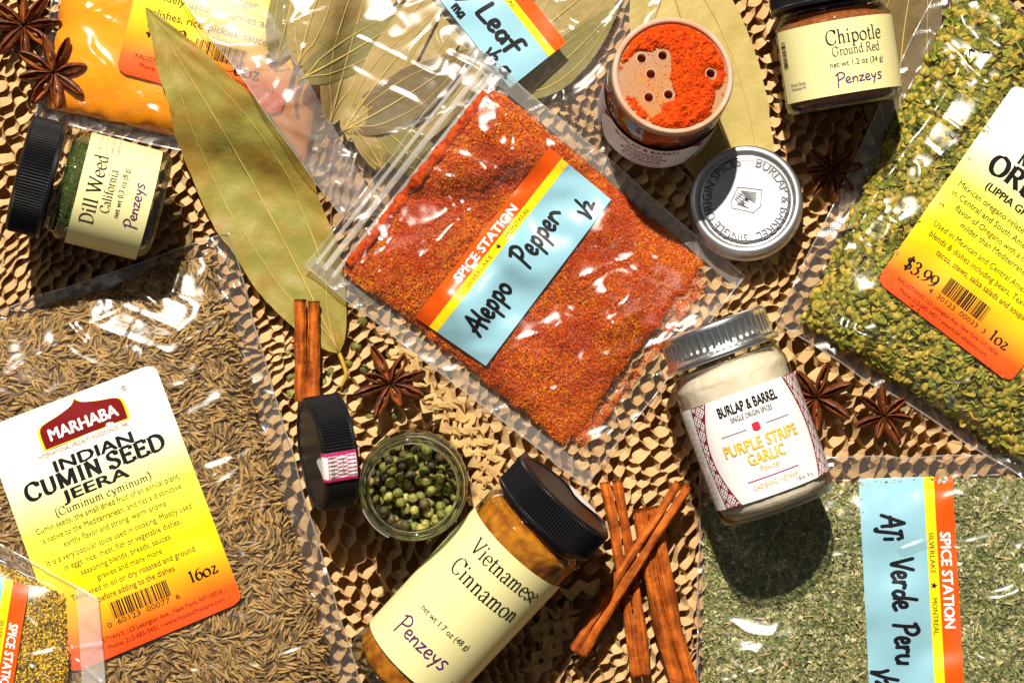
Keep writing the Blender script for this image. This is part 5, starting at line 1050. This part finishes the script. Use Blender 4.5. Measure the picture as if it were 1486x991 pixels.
v, f = strokes([np.linspace(e[i], e[i+1], 5) for e in E_ for i in range(len(e)-1)], 1.3)
v = v*[1, -1]; V = O_+A_*(L+.0002)+(v[:, :1]*u)*R__+(v[:, 1:]*u)*-F_; raised(keep(mesh('pressed_emblem', V, f, METALD), j.root), .0003)
# ------------------------------------------------------------------ cinnamon sticks
CIN = M('cinnamon_bark', attr=True, c1=(.46, .11, .012), c2=(.21, .042, .006), rough=.6, scale=140, detail=8, bump=.9, bscale=500, aniso=None, bumpd=.0006)
def quill(label, p0, p1, z0, z1, wpx, seed, double=True, bend=0, group=None, gap=.0):
    R = np.random.default_rng(seed); A = W(*p0, z0); B = W(*p1, z1); ax = B-A; L = np.linalg.norm(ax); ax /= L; side = np.cross([0, 0, 1.], ax); side /= np.linalg.norm(side); up = np.cross(ax, side)
    R0 = wpx*u/2/(2 if double else 1)*.98; root = thing('cinnamon_stick', label, 'cinnamon stick', Vector(A), group)
    rolls = ((-1, 1), (1, -1)) if double else ((0, 1),)
    for (sx, dr) in rolls:
        na, nl = 44, 60; a = np.linspace(0, 3.2*np.pi, na); rad = (R0*(1.0-.5*a/a[-1])); t = np.linspace(0, 1, nl)
        phi = (.35+a) if sx < 0 else ((math.pi-.35-a) if sx > 0 else 1.9+a); cs = np.stack([rad*np.cos(phi)*1.0, rad*np.sin(phi)], -1)
        if sx: cs[:, 0] += sx*R0*.985; 
        th = .0006
        ins = np.stack([(rad-th)*np.cos(phi)+(sx*R0*.985 if sx else 0), (rad-th)*np.sin(phi)], -1)
        T = t[:, None]; wob = 1+.05*vnoise(t*5, seed*1.7+sx, 66)[:, None]
        def sheet(c): return A+ax*(L*T)[..., None]+side*((c[:, 0][None]*wob+bend*u*np.sin(np.pi*T)+.0002*vnoise(T*14, np.arange(na)[None]*.3+seed, 67)))[..., None]+up*((c[:, 1][None]*wob)+R0)[..., None]
        e = (R.uniform(-.0008, .0008, na)).cumsum()*.25; 
        So = sheet(cs); Si = sheet(ins); So[0] += ax*e[:, None]; Si[0] += ax*e[:, None]; So[-1] += ax*e[::-1, None]; Si[-1] += ax*e[::-1, None]
        nrm_ = (side*np.cos(phi)[:, None]+up*np.sin(phi)[:, None])[None]; rg_ = .00035*vnoise(np.arange(na)[None]*.55+seed, t[:, None]*5+sx, 68)+.00015*vnoise(np.arange(na)[None]*1.3, t[:, None]*12+sx, 69); So = So+nrm_*rg_[..., None]; Si = Si+nrm_*rg_[..., None]
        st_ = 1+.55*vnoise(np.arange(na)[None]*.8+seed*3, t[:, None]*4, 70)+.25*vnoise(np.arange(na)[None]*1.7, t[:, None]*16+sx, 72); cc_ = np.repeat(st_.reshape(-1, 1), 3, 1)*[1, 1, 1]; cc_ = np.vstack([cc_, cc_*.55])
        V = np.concatenate([So.reshape(-1, 3), Si.reshape(-1, 3)]); n = nl*na; g_ = grid_faces(nl, na); F = [g_, g_[:, ::-1]+n]
        i = np.arange(nl-1)*na; F.append(np.stack([i, i+na, i+na+n, i+n], -1)); i = i+na-1; F.append(np.stack([i, i+na, i+na+n, i+n], -1)); k = np.arange(na-1); F.append(np.stack([k, k+1, k+1+n, k+n], -1)); k = k+(nl-1)*na; F.append(np.stack([k, k+1, k+1+n, k+n], -1))
        keep(mesh('bark_roll', V, np.vstack(F), CIN, smooth=True, col=cc_), root)
    return root
quill('short cinnamon stick at the tip of the big bay leaf', (447, 582), (447, 437), .001, .004, 40, 1)
quill('dark wide cinnamon stick lowest in the crossed pile by the tall jar', (930, 978), (886, 697), .0, .001, 34, 2, bend=-3)
quill('long cinnamon stick cut by the bottom edge in the crossed pile', (1008, 1040), (938, 735), .001, .004, 44, 3, bend=8)
quill('cinnamon stick lying slanted on top of the crossed pile', (838, 946), (990, 704), .010, .0125, 30, 4, bend=2)
# ------------------------------------------------------------------ star anise
ANI = M('anise_husk', (.17, .04, .008), (.06, .016, .006), spec=.4, rough=.45, scale=300, detail=5, bump=.6, bscale=700, bumpd=.0006); ANIN = M('anise_inside', (.36, .10, .018), (.18, .045, .01), rough=.35, scale=300); ASEED = M('anise_seed', (.16, .06, .02), rough=.15, spec=.7)
def anise(label, c, rpx, seed, z=.001, n=8, rot=0., lens=None, tilt=(0, 0)):
    R = np.random.default_rng(seed); C0 = W(*c, z+.0025); root = thing('star_anise', label, 'star anise', Vector(C0)); a0 = rot
    for i in range(n):
        a = a0+i*2*np.pi/n+R.uniform(-.09, .09); Lr = rpx*u*((lens[i] if lens else 1)*R.uniform(.9, 1.05)); wd_ = rpx*u*.145*R.uniform(.85, 1.25); lift = R.uniform(.0004, .0028); opn = R.uniform(.35, .9)
        d = np.array([math.cos(a), math.sin(a), 0]); s_ = np.array([-d[1], d[0], 0]); nt = 14; V = []
        sec = [(-.12, 1.0, 1), (-.45*1, .96, 1), (-1.0, .45, 0), (-.85, -.35, 0), (0, -1.0, 0), (.85, -.35, 0), (1.0, .45, 0), (.45, .96, 1), (.12, 1.0, 1)]
        for t in np.linspace(0, 1, nt):
            w_ = wd_*(math.sin(math.pi*min(1, t*.86+.06))**.8+.04)*(1 if t < .97 else .3); h = .0032*(math.sin(math.pi*min(1, t*.8+.12))**.7)*(1 if t < .97 else .35)+.0003
            p = C0+d*(Lr*(.05+.95*t))+np.array([0, 0, lift*t+.0022*t**3])
            for (x, y, top) in sec:
                xx = x*w_*(1 if not top else 1); 
                if top: xx = np.sign(x)*w_*(opn*.75 if abs(x) < .2 else opn*.9+.1)*math.sin(math.pi*min(1, t*.9+.05))**.5
                V.append(p+s_*xx+np.array([0, 0, y*h+.0006*(top)]))
        V = np.array(V)+R.normal(0, .00008, (nt*9, 3)); cp = keep(mesh('carpel', V, grid_faces(nt, 9), ANI, smooth=True), root)
        # inner cavity lining and seed
        V2 = []
        for t in np.linspace(.06, .95, 10):
            w_ = wd_*opn*.85*math.sin(math.pi*min(1, t*.88+.06))**.8; p = C0+d*(Lr*(.05+.95*t))+np.array([0, 0, lift*t+.0022*t**3])
            for x in (-1, -.5, 0, .5, 1): V2.append(p+s_*x*w_+np.array([0, 0, .0020-.0022*(1-x*x)]))
        mesh('carpel_lining', V2, grid_faces(10, 5), ANIN, cp, smooth=True)
        if R.uniform() < .75:
            tv, tf = ico(2); p = C0+d*Lr*.42+np.array([0, 0, lift*.4+.0006]); X = tv*[1, 1, 1]; v = p+X[:, :1]*d*rpx*u*.11+X[:, 1:2]*s_*wd_*.42+X[:, 2:]*np.array([0, 0, 1.])*.0016
            mesh('seed', v, tf, ASEED, cp, smooth=True)
    v, f = tube(np.array([C0-[0, 0, .003], C0, C0+[0, 0, .0022], C0+[0, 0, .0030]]), [.0022, .0022, .0014, .0003], 9); keep(mesh('hub', v, dedeg(f), ANI, smooth=True), root)
    root.rotation_euler = (tilt[0], tilt[1], 0); return root
anise('star anise cut by the frame in the top left corner', (36, 38), 55, 1, z=.001, rot=.05)
anise('dark star anise lying on the corner of the turmeric bag', (80, 106), 54, 2, z=.007, n=8, rot=.2, tilt=(.1, -.08))
anise('star anise lying open above the peppercorn jar', (567, 557), 56, 3, z=.0, rot=.4, lens=[1, .9, 1.1, .8, 1, 1, .7, 1], tilt=(-.12, .1))
anise('shaded star anise below the chipotle jar', (1206, 247), 46, 4, z=.0, rot=.1, tilt=(.15, .1))
anise('star anise with long pointed arms right of the garlic jar', (1184, 576), 54, 5, z=.001, n=7, rot=.35, tilt=(.1, -.15))
anise('broad ragged star anise under the edge of the oregano bag', (1281, 603), 46, 6, z=.001, n=7, rot=.7, lens=[.9, 1, 1.0, 1.05, .8, 1, .9], tilt=(-.05, .1))
# ------------------------------------------------------------------ torn paper scraps
SCRAP = M('torn_kraft_scrap', (.62, .42, .17), (.50, .31, .12), rough=.75, scale=90, bump=.3, bscale=700, trans=.12)
def scrap(label, pts, wpx, z, seed, amp=.003, strands=4, flat=False):
    """collapsed, torn bit of the slit paper: zigzag ribbons side by side"""
    R = np.random.default_rng(seed); parts = []; P = cr(pts, 12); cum = np.concatenate([[0], np.cumsum(np.hypot(*np.diff(P, axis=0).T))]); L = cum[-1]
    for k in range(strands):
        n = max(4, int(L/11)); s_ = np.linspace(0, L, n)+R.uniform(-2.5, 2.5, n); x = np.interp(s_, cum, P[:, 0]); y = np.interp(s_, cum, P[:, 1]); T = np.stack([np.gradient(x), np.gradient(y)], -1); T /= np.linalg.norm(T, axis=1)[:, None]; Nn = np.stack([-T[:, 1], T[:, 0]], -1)
        zz = np.where((np.arange(n)+k) % 2, 1., -1.); o = (k-(strands-1)/2)*wpx/strands+zz*wpx/strands*.38+R.uniform(-1.5, 1.5, n); hw = wpx/strands*.62*np.where((np.arange(n) < 1) | (np.arange(n) > n-2), .35, 1)*R.uniform(.7, 1.25, n); V = []
        for i in range(n):
            for q in (-1, -.3, .4, 1): V.append(W(x[i]+Nn[i, 0]*(o[i]+q*hw[i]), y[i]+Nn[i, 1]*(o[i]+q*hw[i]), z+amp*(.55+.45*zz[i]*q+.5*R.uniform(-.5, .5))+k*.0001))
        parts.append((np.array(V), grid_faces(n, 4)))
    v, f = join(parts); return tag(mesh('torn_paper_scrap', v, f, SCRAP, smooth=False), label, 'paper scrap')
scrap('crumpled light paper strip running down beside the peppercorn jar', [(615, 572), (650, 595), (672, 628), (700, 655), (712, 700), (700, 745)], 40, .001, 201, .008, 3)
scrap('small torn paper tatter above the centre star anise', [(572, 508), (592, 520), (606, 545), (620, 560)], 22, .002, 203, .004, 2)
scrap('narrow torn paper piece pointing right between the tall jar and the sticks', [(812, 862), (838, 856), (858, 850), (872, 845)], 14, .006, 205, .002, 1)
scrap('ragged torn paper strip below the tall jar beside the sticks', [(832, 890), (812, 925), (792, 950), (770, 980)], 24, .002, 207, .004, 2)
scrap('folded paper tatter right of the tall jar lid', [(832, 878), (812, 900), (800, 890), (780, 930)], 24, .001, 209, .004, 2)
